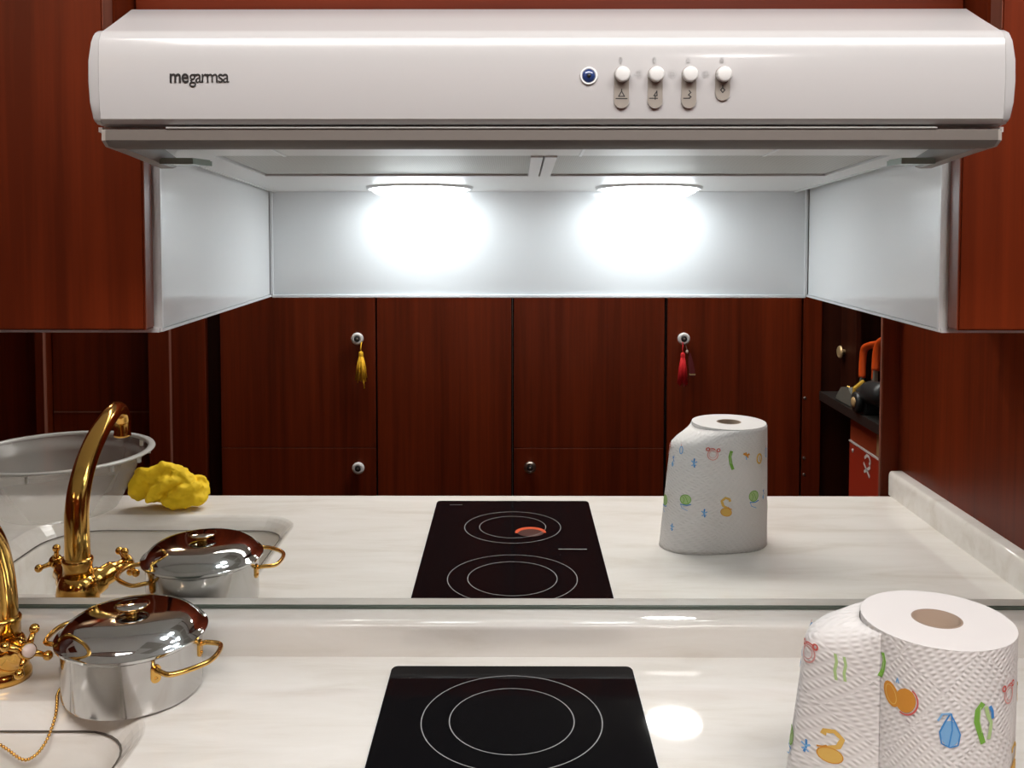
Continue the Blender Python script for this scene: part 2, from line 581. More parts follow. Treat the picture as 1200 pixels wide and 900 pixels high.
put('slab', worktop_mesh(), M['marble'], ct)
def upstand_prof(t, h):
    r = 0.010
    p = [(-t, 0.0)]
    for k in range(7):
        a = PI - PI / 2 * k / 6
        p.append((-t + r + r * math.cos(a), h - r + r * math.sin(a)))
    return p + [(-0.0005, h), (-0.0005, 0.0)]
ups = put('upstand', prism_x(upstand_prof(0.042, 0.0432), -1.80, 0.7367 + 0.02), M['marble'], ct, True)
bm = bmesh.new()
pr = [(WR + (y + 0.0005) * 0.61, z + 0.002 if z > 0 else z) for y, z in upstand_prof(0.042, 0.0452)]
a = [bm.verts.new((x, -0.65, z)) for x, z in pr]
b = [bm.verts.new((x, -0.0, z)) for x, z in pr]
for i in range(len(pr)):
    j = (i + 1) % len(pr)
    bm.faces.new((a[i], b[i], b[j], a[j]))
bm.faces.new(a)
bm.faces.new(b[::-1])
put('upstand', bm_mesh(bm), M['marble'], ct, True)
for o in ct.children:
    if o.name.startswith('upstand'):
        o.data.set_sharp_from_angle(angle=0.7)

# ------------------------------------------------------------------ sink
sk = thing('sink', 'cream moulded sink bowl set into the worktop', 'sink', (-0.62, -0.33, -0.19))
bm = bmesh.new()
prev = None
for ins, z in ((0.016, -0.0225), (0.0235, -0.0225), (0.026, -0.027), (0.030, -0.06), (0.036, -0.12), (0.046, -0.155), (0.066, -0.172), (0.10, -0.178), (0.16, -0.18)):
    ring = [bm.verts.new((x, y, z)) for x, y in rrect(SX0, SX1, SY0, SY1, SR, 8, ins)]
    if prev:
        for i in range(len(ring)):
            j = (i + 1) % len(ring)
            bm.faces.new((prev[i], prev[j], ring[j], ring[i]))
    prev = ring
bm.faces.new(prev)
put('bowl', bm_mesh(bm, recalc=False), M['marble'], sk, True)
bm = bmesh.new()
prev = None
for ins, z in ((0.0225, -0.0212), (0.0258, -0.0212), (0.0258, -0.0222)):
    ring = [bm.verts.new((x, y, z)) for x, y in rrect(SX0, SX1, SY0, SY1, SR, 8, ins)]
    if prev:
        for i in range(len(ring)):
            j = (i + 1) % len(ring)
            bm.faces.new((prev[i], prev[j], ring[j], ring[i]))
    prev = ring
put('seam', bm_mesh(bm, recalc=False), M['seam'], sk)
put('drain', lathe([(0.036, -0.178), (0.036, -0.175), (0.028, -0.176), (0.026, -0.1775), (0.008, -0.1775), (0, -0.1765)], (-0.62, -0.33, 0)), M['drain'], sk, True)

# ================================================================== RANGE HOOD
HX0, HX1 = -0.3022, 0.3545
HC = (HX0 + HX1) / 2
hood = thing('range_hood', 'white enamelled range hood with slider switches above the cooktop', 'range hood', (HC, -0.25, 0.576))
def under(y):
    return 0.5765 - 0.058 * y
front = [(-0.5035, 0.6095), (-0.5115, 0.6102), (-0.5146, 0.6135), (-0.5160, 0.625), (-0.5165, 0.640), (-0.5162, 0.655), (-0.5146, 0.6685), (-0.5115, 0.6745), (-0.5065, 0.6772),
         (-0.4800, 0.6905), (-0.4560, 0.7030), (-0.4500, 0.7040), (-0.335, 0.7040), (-0.335, 0.62), (-0.47, 0.62), (-0.485, 0.6095)]
me = prism_x(front, HX0 + 0.009, HX1 - 0.009)
body = put('front_panel', me, M['enamel'], hood, True)
me.set_sharp_from_angle(angle=0.6)
for x0, x1, s in ((HX0, HX0 + 0.0088, 1), (HX1 - 0.0088, HX1, -1)):
    # end cap bulging a little at mid height
    bm = bmesh.new()
    cap = front[:9] + [(-0.492, 0.677), (-0.40, 0.677), (-0.335, 0.677), (-0.335, 0.6095)]
    n = len(cap)
    def bulge(z):
        q = (z - 0.6095) / 0.068
        return 0.0030 * (1 - abs(2 * q - 1) ** 2.6)
    xin, xout = (x1, x0) if s == 1 else (x0, x1)
    a = [bm.verts.new((xin, y, z)) for y, z in cap]
    b = [bm.verts.new((xout + s * (0.0030 - bulge(z)), y + 0.002, z)) for y, z in cap]
    for i in range(n):
        j = (i + 1) % n
        bm.faces.new((a[i], a[j], b[j], b[i]))
    bm.faces.new(a[::-1])
    bm.faces.new(b)
    m2 = bm_mesh(bm)
    bm = bmesh.new()
    bm.from_mesh(m2)
    es = [e for e in bm.edges if all(abs(v.co.x - xout) < 0.0037 for v in e.verts) and e.calc_length() < 0.05]
    bmesh.ops.bevel(bm, geom=es, offset=0.0018, segments=2, affect='EDGES')
    put('end_cap', bm_mesh(bm), M['enamel'], hood, True).data.set_sharp_from_angle(angle=0.8)
# side skirts of the casing and its underside
for x0, x1 in ((HX0 + 0.001, HX0 + 0.004), (HX1 - 0.004, HX1 - 0.001)):
    prof = [(-0.50, under(-0.50)), (-0.003, under(0) - 0.0015), (-0.003, 0.70), (-0.335, 0.70), (-0.335, 0.609), (-0.50, 0.609)]
    put('side_skirt', prism_x(prof, x0, x1), M['plastic_white'], hood)
put('top_cover', box(HX0 + 0.004, HX1 - 0.004, -0.334, -0.003, 0.688, 0.70), M['plastic_white'], hood)
FX0, FX1, FY0, FY1 = -0.262, 0.327, -0.362, -0.190
def under_strip(name, x0, x1, y0, y1, m, dz=0.0, th=0.006):
    prof = [(y0, under(y0) + dz), (y1, under(y1) + dz), (y1, under(y1) + dz + th), (y0, under(y0) + dz + th)]
    return put(name, prism_x(prof, x0, x1), m, hood)
under_strip('back_strip', HX0 + 0.004, HX1 - 0.004, FY1, -0.003, M['plastic_white'])
under_strip('front_strip', HX0 + 0.004, HX1 - 0.004, -0.498, FY0, M['plastic_white'])
under_strip('side_strip', HX0 + 0.004, FX0, FY0, FY1, M['plastic_white'])
under_strip('side_strip', FX1, HX1 - 0.004, FY0, FY1, M['plastic_white'])
FM = HC
for x0, x1 in ((FX0 + 0.002, FM - 0.0115), (FM + 0.0115, FX1 - 0.002)):
    f = under_strip('grease_filter', x0, x1, FY0 + 0.001, FY1 - 0.0025, M['filter'], 0.002, 0.003)
under_strip('filter_shadow_gap', FX0, FX1, FY0, FY1, M['black_gap'], 0.006, 0.001)
for x0, x1 in ((FM - 0.0115, FM - 0.0008), (FM + 0.0008, FM + 0.0115)):
    under_strip('filter_divider', x0, x1, FY0, FY1 + 0.004, M['plastic_white'], -0.0015, 0.004)
for x in (-0.20, HC + 0.03, 0.215):
    under_strip('strip_joint', x, x + 0.0025, -0.44, FY0 - 0.004, M['white_trim'], -0.0012, 0.001)
sl = math.atan(-0.058)
for lx in (-0.112, 0.160):
    ly = -0.064
    squash_ = Matrix.Translation((lx, ly, 0)) @ Matrix.Diagonal((1, 0.72, 1, 1)) @ Matrix.Translation((-lx, -ly, 0))
    me = lathe([(0.064, 0.0005), (0.063, -0.003), (0.060, -0.0035), (0.057, -0.001)], (lx, ly, under(ly)), (0, 0.058, 1), cap0=False, cap1=False)
    me.transform(squash_)
    rim = put('lamp_rim', me, M['white_trim'], hood, True)
    me = lathe([(0.057, -0.001), (0.055, -0.006), (0.046, -0.0105), (0.028, -0.0125), (0, -0.013)], (lx, ly, under(ly)), (0, 0.058, 1), cap0=False)
    me.transform(squash_)
    put('lamp_lens', me, M['lamp'], hood, True, label='glowing oval hood lamp')
# pull-out visor: front rail, side arms with green tinted clips
vis = put('visor', prism_x([(-0.5145, 0.5985), (-0.5090, 0.5945), (-0.4930, 0.5935), (-0.4930, 0.6045), (-0.4980, 0.6062), (-0.5140, 0.6062)], HX0 + 0.012, HX1 - 0.012), M['visor'], hood, True)
vis.data.set_sharp_from_angle(angle=0.9)
put('visor_lip', box(HX0 + 0.055, HX1 - 0.055, -0.5150, -0.4990, 0.6064, 0.6078, 0.0004, 1), M['lip'], vis)
for s, xe in ((1, HX0 + 0.0085), (-1, HX1 - 0.0085)):
    bm = bmesh.new()
    def arm(xa, xb, prof):
        a = [bm.verts.new((xa, y, z)) for y, z in prof]
        b = [bm.verts.new((xb, y, z)) for y, z in prof]
        for i in range(len(prof)):
            j = (i + 1) % len(prof)
            bm.faces.new((a[i], a[j], b[j], b[i]))
        bm.faces.new(a)
        bm.faces.new(b[::-1])
    arm(xe, xe + s * 0.010, [(-0.5125, 0.5985), (-0.506, 0.5945), (-0.470, 0.5915), (-0.400, 0.5845), (-0.392, 0.586), (-0.392, 0.594), (-0.450, 0.6055), (-0.512, 0.6062)])
    put('visor_arm', bm_mesh(bm), M['arm'], vis, label='beige end arm of the visor')
    xc = xe + s * 0.0235
    put('visor_clip', prism_z([(xc - 0.0135, -0.43), (xc + 0.0135, -0.43), (xc + 0.0125 + s * 0.006, -0.398), (xc - 0.0125, -0.398)], 0.5865, 0.5915, 0.001), M['lens_green'], vis, label='green tinted plastic clip of the visor')
# lettering
YF = -0.5168
def on_front(me, x, z, m, name, parent=hood, y=YF):
    me.transform(Matrix.Translation((x, y, z)) @ Matrix.Rotation(PI / 2, 4, 'X'))
    return put(name, me, m, parent)
t1 = text_mesh('me', 0.0134, 0.00022, 0.95)
w1 = max(v.co.x for v in t1.vertices)
t2 = text_mesh('garmsa', 0.0134, 0.0, 0.86)
w2 = max(v.co.x for v in t2.vertices)
k = 0.0424 / (w1 + 0.0004 + w2)
t1.transform(Matrix.Diagonal((k, 1, 1, 1)))
t2.transform(Matrix.Diagonal((k, 1, 1, 1)) @ Matrix.Translation((w1 + 0.0004, 0, 0)))
on_front(t1, -0.2433, 0.6388, M['ink'], 'brand_lettering')
on_front(t2, -0.2433, 0.6388, M['ink'], 'brand_lettering')
# blue indicator
ind = put('indicator_lamp', lathe([(0.0062, 0), (0.0062, 0.0009), (0.0052, 0.0011), (0.0048, 0.0004)], (0.0526, YF + 0.0003, 0.6432), (0, -1, 0), 32), M['white_trim'], hood, True, label='blue indicator lens with chrome ring')
M['blue_lens'] = mat('blue lens', (0.02, 0.045, 0.16), 0.08, coat=0.6)
put('lens', lathe([(0.005, 0.0004), (0.004, 0.0016), (0.002, 0.0024), (0, 0.0026)], (0.0526, YF + 0.0003, 0.6432), (0, -1, 0), 32), M['blue_lens'], ind, True)
put('lens_core', lathe([(0.0016, 0.0), (0.0014, 0.0006), (0, 0.0008)], (0.0526, YF - 0.0020, 0.6432), (0, -1, 0), 16), M['ink'], ind, True)
def stadium(x, z0, z1, r, y0, y1):
    p = [(x + r * math.cos(a), z1 - r + r * math.sin(a)) for a in [PI * i / 12 for i in range(13)]] + [(x + r * math.cos(a), z0 + r + r * math.sin(a)) for a in [PI + PI * i / 12 for i in range(13)]]
    return prism_y(p, y0, y1)
def stroke_front(bm, pts, wd, y):
    for (xa, za), (xb, zb) in zip(pts, pts[1:]):
        d = Vector((xb - xa, 0, zb - za))
        if d.length < 1e-7:
            continue
        d.normalize()
        nx, nz = -d.z * wd / 2, d.x * wd / 2
        ex, ez = d.x * wd / 2, d.z * wd / 2
        vs = [bm.verts.new(p) for p in ((xa - ex + nx, y, za - ez + nz), (xa - ex - nx, y, za - ez - nz), (xb + ex - nx, y, zb + ez - nz), (xb + ex + nx, y, zb + ez + nz))]
        bm.faces.new(vs)
icons = [[[(-.0022, -.0014), (0, .0022), (.0022, -.0014), (-.0022, -.0014)], [(0, .0022), (0, .0036)], [(-.0042, -.0030), (.0042, -.0030)]],
         [[(-.0010, -.0010), (.0012, .0022), (.0014, -.0010), (-.0010, -.0010)], [(-.0042, -.0028), (.0016, -.0028)], [(0, -.0034), (0, -.0010)]],
         [[(.0002, .0026), (.0014, .0012), (-.0004, -.0004), (.0016, -.0018), (.0004, -.0026)], [(-.0040, -.0028), (.0006, -.0028)]],
         [[(-.0016, 0), (0, -.0018), (.0016, 0), (0, .0016), (-.0016, 0)], [(0, .0016), (0, .0034)]]]
for q, x in enumerate((0.0757, 0.0994, 0.1231, 0.1468)):
    zb = 0.6205 if q < 3 else 0.6258
    s = put('slider_switch', stadium(x, zb, 0.6497, 0.0052, YF - 0.0004, YF + 0.003), M['slot'], hood, label='round white slider button in a grey slot with painted shade')
    kn = lathe([(0.0054, 0), (0.0054, 0.0045), (0.0050, 0.0056), (0.0040, 0.0060), (0, 0.0061)], (x + 0.0004, YF, 0.6441), (0, -1, -0.05), 32)
    put('slider_button', kn, M['plastic_white'], s, True)
    bm = bmesh.new()
    for st in icons[q]:
        stroke_front(bm, [(x + a * 0.92, zb + (0.0098 if q < 3 else 0.0075) + b) for a, b in st], 0.0007, YF - 0.0005)
    put('icon', bm_mesh(bm, recalc=False), M['ink'], s)
    bm = bmesh.new()
    stroke_front(bm, [(x - .0008 + 0.001 * math.cos(a), 0.6541 + 0.0019 * math.sin(a)) for a in [2 * PI * i / 12 for i in range(13)]], 0.0004, YF - 0.0001)
    if q < 3:
        xc = x + 0.01185
        ring = [(xc + 0.0022 * math.cos(a), 0.6443 + 0.0022 * math.sin(a)) for a in [2 * PI * i / 16 for i in range(17)]]
        stroke_front(bm, ring, 0.0003, YF - 0.0002)
        stroke_front(bm, [(xc - 0.0022, 0.6443), (xc + 0.0022, 0.6443)], 0.0003, YF - 0.0002)
        stroke_front(bm, [(xc, 0.6421), (xc, 0.6465)], 0.0003, YF - 0.0002)
    put('engraved_mark', bm_mesh(bm, recalc=False), M['engrave'], s)

# ================================================================== WALL CABINETS
CB, CTOP = 0.4445, 1.20
def wall_cabinet(x_in, x_out, s, label, nlab):
    """s=+1: the cabinet at the left of the hood (inner side faces +X)"""
    t = thing('wall_cabinet', label, 'cabinet', ((x_in + x_out) / 2, -0.2, CB), 'wall cabinets beside the range hood')
    lo, hi = sorted((x_out, x_in - s * 0.034))
    bm = bmesh.new()
    add_box(bm, lo, hi, -0.374, -0.002, CB + 0.0035, CTOP)
    put('carcass', bm_mesh(bm), M['wood'], t)
    lo2, hi2 = sorted((x_out, x_in))
    put('base_strip', box(lo2, hi2, -0.376, -0.003, CB, CB + 0.0034), M['white_trim'], t)
    # notched front door (it is cut away above the hood)
    xi = x_in - s * 0.004
    xn = xi - s * 0.031
    prof = [(x_out, CB + 0.0045), (xi, CB + 0.0045), (xi, 0.672), (xn, 0.672), (xn, CTOP - 0.005), (x_out, CTOP - 0.005)]
    put('door', prism_y(prof, -0.397, -0.378, 0.0012), M['wood'], t)
    lo3, hi3 = sorted((xi + s * 0.0001, xi + s * 0.0008))
    put('door_edge_band', box(lo3, hi3, -0.3955, -0.3795, CB + 0.006, 0.671), M['wood_edge'], t, label='paler edge band of the door')
    lo5, hi5 = sorted((xn + s * 0.0001, xn + s * 0.0006))
    put('door_edge_band', box(lo5, hi5, -0.3968, -0.3785, 0.70, CTOP - 0.006), M['wood_edge'], t)
    # white cladding on the side facing the hood bay
    lo4, hi4 = sorted((x_in, x_in - s * 0.006))
    sp = put('side_panel', box(lo4, hi4, -0.374, -0.0065, CB + 0.001, 0.665), M['side_white_lifted'], t, label='glossy white side panel facing the hood bay')
    lo6, hi6 = sorted((x_in + s * 0.0002, x_in + s * 0.0022))
    put('bottom_bead', box(lo6, hi6, -0.374, -0.0065, CB + 0.0005, CB + 0.0030), M['white_trim'], sp)
    put('front_bead', box(lo6, hi6, -0.3745, -0.3715, CB + 0.0031, 0.60), M['white_trim'], sp)
    put('filler_board', box(*sorted((x_in - s * 0.0065, x_in - s * 0.0335)), -0.374, -0.0065, CB + 0.0036, 0.665), M['wood_dark'], t)
    return t
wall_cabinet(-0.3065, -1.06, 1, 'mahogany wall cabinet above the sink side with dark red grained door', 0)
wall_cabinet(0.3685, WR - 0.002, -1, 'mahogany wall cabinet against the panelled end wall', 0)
oc = thing('bridge_cabinet', 'mahogany cabinet above the range hood between the wall cabinets', 'cabinet', (0.03, -0.16, 0.715))
put('carcass', box(-0.339, 0.401, -0.318, -0.002, 0.7145, CTOP), M['wood_x'], oc)
put('door', box(-0.337, 0.399, -0.338, -0.320, 0.7275, CTOP - 0.005, 0.0012), M['wood_x'], oc)
put('lower_rail', box(-0.338, 0.400, -0.334, -0.319, 0.7145, 0.7255, 0.001), M['wood_x'], oc)
put('door_edge_band', box(-0.337, 0.399, -0.3378, -0.3205, 0.7262, 0.7274), M['wood_edge'], oc)

# ================================================================== COOKTOP
hx0, hx1, hy1, hy0 = -0.1463, 0.1417, -0.0769, -0.5869
hob = thing('cooktop', 'narrow black ceramic glass cooktop with two ringed zones', 'cooktop', ((hx0 + hx1) / 2, -0.33, 0))
put('glass_plate', prism_z(rrect(hx0, hx1, hy0, hy1, 0.008, 5), 0.0002, 0.0062, 0.0014), M['glass_black'], hob)
put('under_frame', prism_z(rrect(hx0 - 0.0012, hx1 + 0.0012, hy0 - 0.0012, hy1 + 0.0012, 0.009, 5), 0.0001, 0.0022), M['white_trim'], hob)
def ring_mesh(cx, cy, r, wd, z, seg=96):
    bm = bmesh.new()
    a = [bm.verts.new((cx + (r - wd / 2) * math.cos(2 * PI * i / seg), cy + (r - wd / 2) * math.sin(2 * PI * i / seg), z)) for i in range(seg)]
    b = [bm.verts.new((cx + (r + wd / 2) * math.cos(2 * PI * i / seg), cy + (r + wd / 2) * math.sin(2 * PI * i / seg), z)) for i in range(seg)]
    for i in range(seg):
        j = (i + 1) % seg
        bm.faces.new((a[i], b[i], b[j], a[j]))
    return bm_mesh(bm, recalc=False)
hcx = (hx0 + hx1) / 2
for cy, r in ((-0.1995, 0.0968), (-0.4341, 0.0835)):
    for f in (1.0, 0.69):
        put('zone_ring', ring_mesh(hcx, cy, r * f, 0.0011, 0.0064), M['hob_print'], hob)
bm = bmesh.new()
ec, er = (0.0285, -0.406), 0.0265
arc = [math.radians(t) for t in range(168, 373, 8)]
inn = [bm.verts.new((ec[0] + (er - 0.0105 * math.sin(PI * (i + 2) / (len(arc) + 3)) ** 0.6) * math.cos(a_), ec[1] + (er - 0.0105 * math.sin(PI * (i + 2) / (len(arc) + 3)) ** 0.6) * math.sin(a_), 0.0064)) for i, a_ in enumerate(arc)]
out = [bm.verts.new((ec[0] + er * math.cos(a_), ec[1] + er * math.sin(a_), 0.0064)) for a_ in arc]
for i in range(len(arc) - 1):
    bm.faces.new((inn[i], out[i], out[i + 1], inn[i + 1]))
put('glowing_element', bm_mesh(bm, recalc=False), M['ember'], hob, label='orange glowing heating element arc')
put('element_core', lathe([(0.0235, 0), (0, 0.0001)], (0.0285, -0.407, 0.00625), seg=32, cap0=False), M['ember_dim'], hob)
bm = bmesh.new()
random.seed(4)
x = 0.0725
while x < 0.1175:
    wd = random.uniform(0.0012, 0.0026)
    vs = [bm.verts.new(p) for p in ((x, -0.3240, 0.0064), (x + wd, -0.3240, 0.0064), (x + wd, -0.3215, 0.0064), (x, -0.3215, 0.0064))]
    bm.faces.new(vs)
    x += wd + 0.0006
me = bm_mesh(bm, recalc=False)
put('printed_line', me, M['hob_text'], hob)
bm = bmesh.new()
for x in (-0.120,):
    for i in range(6):
        vs = [bm.verts.new(p) for p in ((x + i * 0.004, -0.5605, 0.0064), (x + i * 0.004 + 0.003, -0.5605, 0.0064), (x + i * 0.004 + 0.003, -0.559, 0.0064), (x + i * 0.004, -0.559, 0.0064))]
        bm.faces.new(vs)
put('touch_marks', bm_mesh(bm, recalc=False), M['hob_print'], hob)

# ================================================================== TAP
FXc, FYc = -0.604, -0.096
tap = thing('mixer_tap', 'polished brass mixer tap with swan neck and cross handles', 'tap', (FXc, FYc, 0))
put('base', lathe([(0.0305, 0.0), (0.0305, 0.006), (0.029, 0.010), (0.027, 0.013), (0.028, 0.018), (0.029, 0.026), (0.0275, 0.036), (0.0235, 0.046), (0.020, 0.050)], (FXc, FYc, 0)), M['brass'], tap, True)
put('collar', lathe([(0.0195, 0.048), (0.0195, 0.066), (0.0205, 0.068), (0.0205, 0.072), (0.0192, 0.074), (0.0175, 0.075)], (FXc, FYc, 0)), M['brass'], tap, True)
sp = [(-0.604, -0.096, 0.070), (-0.604, -0.096, 0.100), (-0.6055, -0.100, 0.1375), (-0.606, -0.112, 0.1700), (-0.607, -0.137, 0.2000), (-0.608, -0.175, 0.2270), (-0.611, -0.220, 0.2440), (-0.616, -0.258, 0.2475), (-0.620, -0.284, 0.2400), (-0.6230, -0.297, 0.2240)]
pp = smooth_path(sp, 6)
neck = put('spout', tube(pp, [0.0172 - 0.0047 * min(1, i / (len(pp) * 0.8)) for i in range(len(pp))], 24), M['brass'], tap, True)
put('nozzle', lathe([(0.0118, 0.030), (0.0125, 0.022), (0.0125, 0.006), (0.0135, 0.004), (0.0135, 0.001), (0.0120, 0.0), (0.006, 0.001)], (-0.6248, -0.3015, 0.196), (0.02, 0.05, 1), 24), M['brass'], tap, True)
for s in (-1, 1):
    d = Vector((s * 0.70, -0.60, 0.36)).normalized()
    p0 = Vector((FXc, FYc, 0.026))
    hd = put('valve', lathe([(0.020, 0.010), (0.019, 0.025), (0.0175, 0.034), (0.0145, 0.0365), (0.0145, 0.050), (0.0115, 0.055), (0.0085, 0.060), (0.0085, 0.070)], p0, d, 28), M['brass'], tap, True)
    hc = p0 + d * 0.072
    bm = bmesh.new()
    mt = Matrix.Translation(hc) @ Vector((0, 0, 1)).rotation_difference(d).to_matrix().to_4x4()
    lathe_bm(bm, [(0.0085, -0.006), (0.0095, -0.002), (0.0095, 0.004), (0.0088, 0.006)], 24, mt)
    for q in range(4):
        a = PI / 2 * q + (0.35 if s == 1 else 0.85)
        dr = mt.to_3x3() @ Vector((math.cos(a), math.sin(a), 0))
        tube_bm(bm, [hc + dr * 0.006, hc + dr * 0.014, hc + dr * 0.021], [0.0044, 0.0034, 0.0030], 10)
        lathe_bm(bm, [(0.0001 + 0.0056 * math.sin(PI * i / 8), -0.0056 * math.cos(PI * i / 8)) for i in range(9)], 14, Matrix.Translation(hc + dr * 0.0245))
    ch = put('cross_handle', bm_mesh(bm), M['brass'], tap, True, label='brass cross handle with ball ends')
    put('button', lathe([(0.0078, 0.0061), (0.0072, 0.0078), (0, 0.0086)], hc, d, 24), M['porcelain_pink'], ch, True)

# sink plug chain
cp = [(-0.5235, -0.108, 0.002), (-0.5225, -0.125, 0.002), (-0.5185, -0.142, 0.002), (-0.512, -0.1560, 0.0018), (-0.5075, -0.170, -0.008), (-0.5095, -0.184, -0.0245), (-0.520, -0.188, -0.040), (-0.535, -0.188, -0.046), (-0.552, -0.188, -0.034), (-0.575, -0.185, -0.022)]
cpath = smooth_path(cp, 10)
pts = [cpath[0]]
for p in cpath[1:]:
    while (p - pts[-1]).length >= 0.0036:
        pts.append(pts[-1] + (p - pts[-1]).normalized() * 0.0036)
bm = bmesh.new()
for p in pts:
    lathe_bm(bm, [(0.0001, -0.0020), (0.0015, -0.0013), (0.0020, 0), (0.0015, 0.0013), (0.0001, 0.0020)], 8, Matrix.Translation(p))
tube_bm(bm, pts, 0.0006, 6)
tag(put('plug_chain', bm_mesh(bm), M['gold'], None, True), 'thin gold ball chain hanging into the sink beside the pot', 'chain')

# ================================================================== POT
PX, PY = -0.4395, -0.1225
pot = thing('cooking_pot', 'shiny steel pot with lid and gold loop handles beside the tap', 'pot', (PX, PY, 0))
RB = 0.0765
put('body', lathe([(0.0, 0.001), (RB - 0.006, 0.0008), (RB - 0.001, 0.003), (RB, 0.007), (RB, 0.062), (RB + 0.003, 0.0645), (RB + 0.003, 0.066), (RB - 0.002, 0.066)], (PX, PY, 0), seg=72, cap1=False), M['steel'], pot, True).data.set_sharp_from_angle(angle=0.8)
lid = put('lid', lathe([(RB + 0.0045, 0.0655), (RB + 0.0066, 0.0665), (RB + 0.0068, 0.0690), (RB + 0.0054, 0.0705), (RB + 0.0030, 0.0712), (RB - 0.0003, 0.0755), (RB - 0.006, 0.0815), (RB - 0.014, 0.0862), (RB - 0.024, 0.0890), (0.035, 0.0906), (0.018, 0.0913), (0, 0.0915)], (PX, PY, 0), seg=72, cap0=False), M['chrome'], pot, True, label='domed mirror polished lid')
lid.data.set_sharp_from_angle(angle=0.7)
put('knob_stem', lathe([(0.010, 0.0910), (0.007, 0.0922), (0.006, 0.0945), (0.008, 0.0975)], (PX, PY, 0), seg=24), M['gold'], lid, True)
put('knob', lathe([(0.008, 0.0965), (0.016, 0.0975), (0.0185, 0.0985), (0.0185, 0.0993), (0.016, 0.1003), (0, 0.1007)], (PX, PY, 0), seg=36), M['chrome'], lid, True)
put('knob_rim', lathe([(0.0186, 0.0983), (0.0194, 0.0989), (0.0186, 0.0995)], (PX, PY, 0), seg=36, cap0=False, cap1=False), M['gold'], lid, True)
for base_a in (-0.42, PI - 0.42):
    pts = []
    half = 0.46
    for sgn, rads in ((-1, (RB + 0.001, RB + 0.010, RB + 0.027)), (1, (RB + 0.027, RB + 0.010, RB + 0.001))):
        for r in rads:
            a = base_a + sgn * half * (1.0 if r < RB + 0.015 else 0.80)
            pts.append((PX + r * math.cos(a), PY + r * math.sin(a), 0.052 if r < RB + 0.005 else 0.0535))
    mid = (PX + (RB + 0.036) * math.cos(base_a), PY + (RB + 0.036) * math.sin(base_a), 0.0545)
    pts.insert(3, mid)
    h = put('loop_handle', tube(smooth_path(pts, 8), 0.0029, 12), M['gold'], pot, True, label='gold loop handle')
    for sgn in (-1, 1):
        a = base_a + sgn * half
        rot = Matrix.Translation((PX, PY, 0)) @ Matrix.Rotation(a, 4, 'Z')
        me = prism_z(rrect(-0.0055, 0.0055, -0.012, 0.008, 0.0052, 5), 0, 0.0022, 0.0006)
        me.transform(rot @ Matrix.Translation((RB - 0.0002, 0, 0.049)) @ Matrix.Rotation(PI / 2, 4, 'Z') @ Matrix.Rotation(PI / 2, 4, 'X'))
        put('bracket', me, M['gold'], h)
        put('rivet', lathe([(0.0022, 0.0), (0.0018, 0.0012), (0, 0.0016)], rot @ Vector((RB + 0.0019, 0, 0.042)), (math.cos(a), math.sin(a), 0), 12), M['gold'], h, True)

# ================================================================== PAPER ROLL
RX, RY, RR, RH = 0.3625, -0.392, 0.0615, 0.2005
roll = thing('paper_towel_roll', 'big white embossed kitchen paper roll printed with fruit and vegetables', 'paper roll', (RX, RY, 0))
rad_wave = lambda t: 0.0
def uv_tube(rfun, th0, th1, z0, z1, nt, nz, closed, ztop=lambda th: 0.0):
    bm = bmesh.new()
    uvl = bm.loops.layers.uv.new('UVMap')
    cols = []
    for i in range(nt + (0 if closed else 1)):
        th = th0 + (th1 - th0) * i / nt
        col = []
        for k in range(nz + 1):
            f = k / nz
            zt = z1 + ztop(th)
            z = z0 + (zt - z0) * f
            r = rfun(th, f)
            col.append((bm.verts.new((RX + r * math.cos(th), RY + r * math.sin(th), z)), th * RR, z))
        cols.append(col)
    for i in range(nt):
        a = cols[i]
        b = cols[(i + 1) % len(cols)]
        for k in range(nz):
            f = bm.faces.new((a[k][0], b[k][0], b[k + 1][0], a[k + 1][0]))
            ub = b[k][1] if i + 1 < len(cols) else th1 * RR
            for lp, u, v in zip(f.loops, (a[k][1], ub, ub, a[k + 1][1]), (a[k][2], b[k][2], b[k + 1][2], a[k + 1][2])):
                lp[uvl].uv = (u, v)
    return bm_mesh(bm, recalc=False)
put('paper_body', uv_tube(lambda t, f: RR, 0, 2 * PI, 0.0005, RH, 96, 6, True), M['paper'], roll, True)
bm = bmesh.new()
rings = []
r = RR
k = 0
while r > 0.0215:
    rings.append((r, RH + (0.0004 if k % 2 else 0.0)))
    r -= 0.0022
    k += 1
rings.append((0.0205, RH))
lathe_bm(bm, rings, 64, Matrix.Translation((RX, RY, 0)), cap0=False, cap1=False)
put('roll_end', bm_mesh(bm), M['paper_top'], roll, True)
put('core', lathe([(0.0205, 0.0006), (0.0205, RH), (0.0188, RH + 0.0003), (0.0188, 0.0006)], (RX, RY, 0), cap0=False, cap1=False), M['cardboard'], roll, True)
# loose outer sheet: hugging at the right, standing off at the left, its end edge at the front
TE = 203
T0, T1 = math.radians(15), math.radians(TE)
def sheet_r(th, f):
    d = math.degrees(th)
    g = math.exp(-((d - 158) / 38.0) ** 2)
    fade = min(1.0, max(0.0, (TE - d) / 36.0))
    start = min(1.0, max(0.0, (d - 15) / 40.0))
    fl = 1.0 + 0.55 * (1 - f)
    sh = 1.0 - max(0.0, (f - 0.86) / 0.14) ** 2.2
    return RR + 0.0008 + (start * 0.004 * fade + 0.038 * g * fl * (fade ** 0.7) + 0.002 * (1 - f) * fade) * sh
me = uv_tube(sheet_r, T0, T1, 0.0005, RH - 0.001, 110, 28, False, lambda th: -0.005 * math.exp(-((math.degrees(th) - 160) / 40) ** 2))
sheet = put('loose_sheet', me, M['paper'], roll, True)
md = sheet.modifiers.new('thick', 'SOLIDIFY')
md.thickness = 0.0004
md.offset = 0
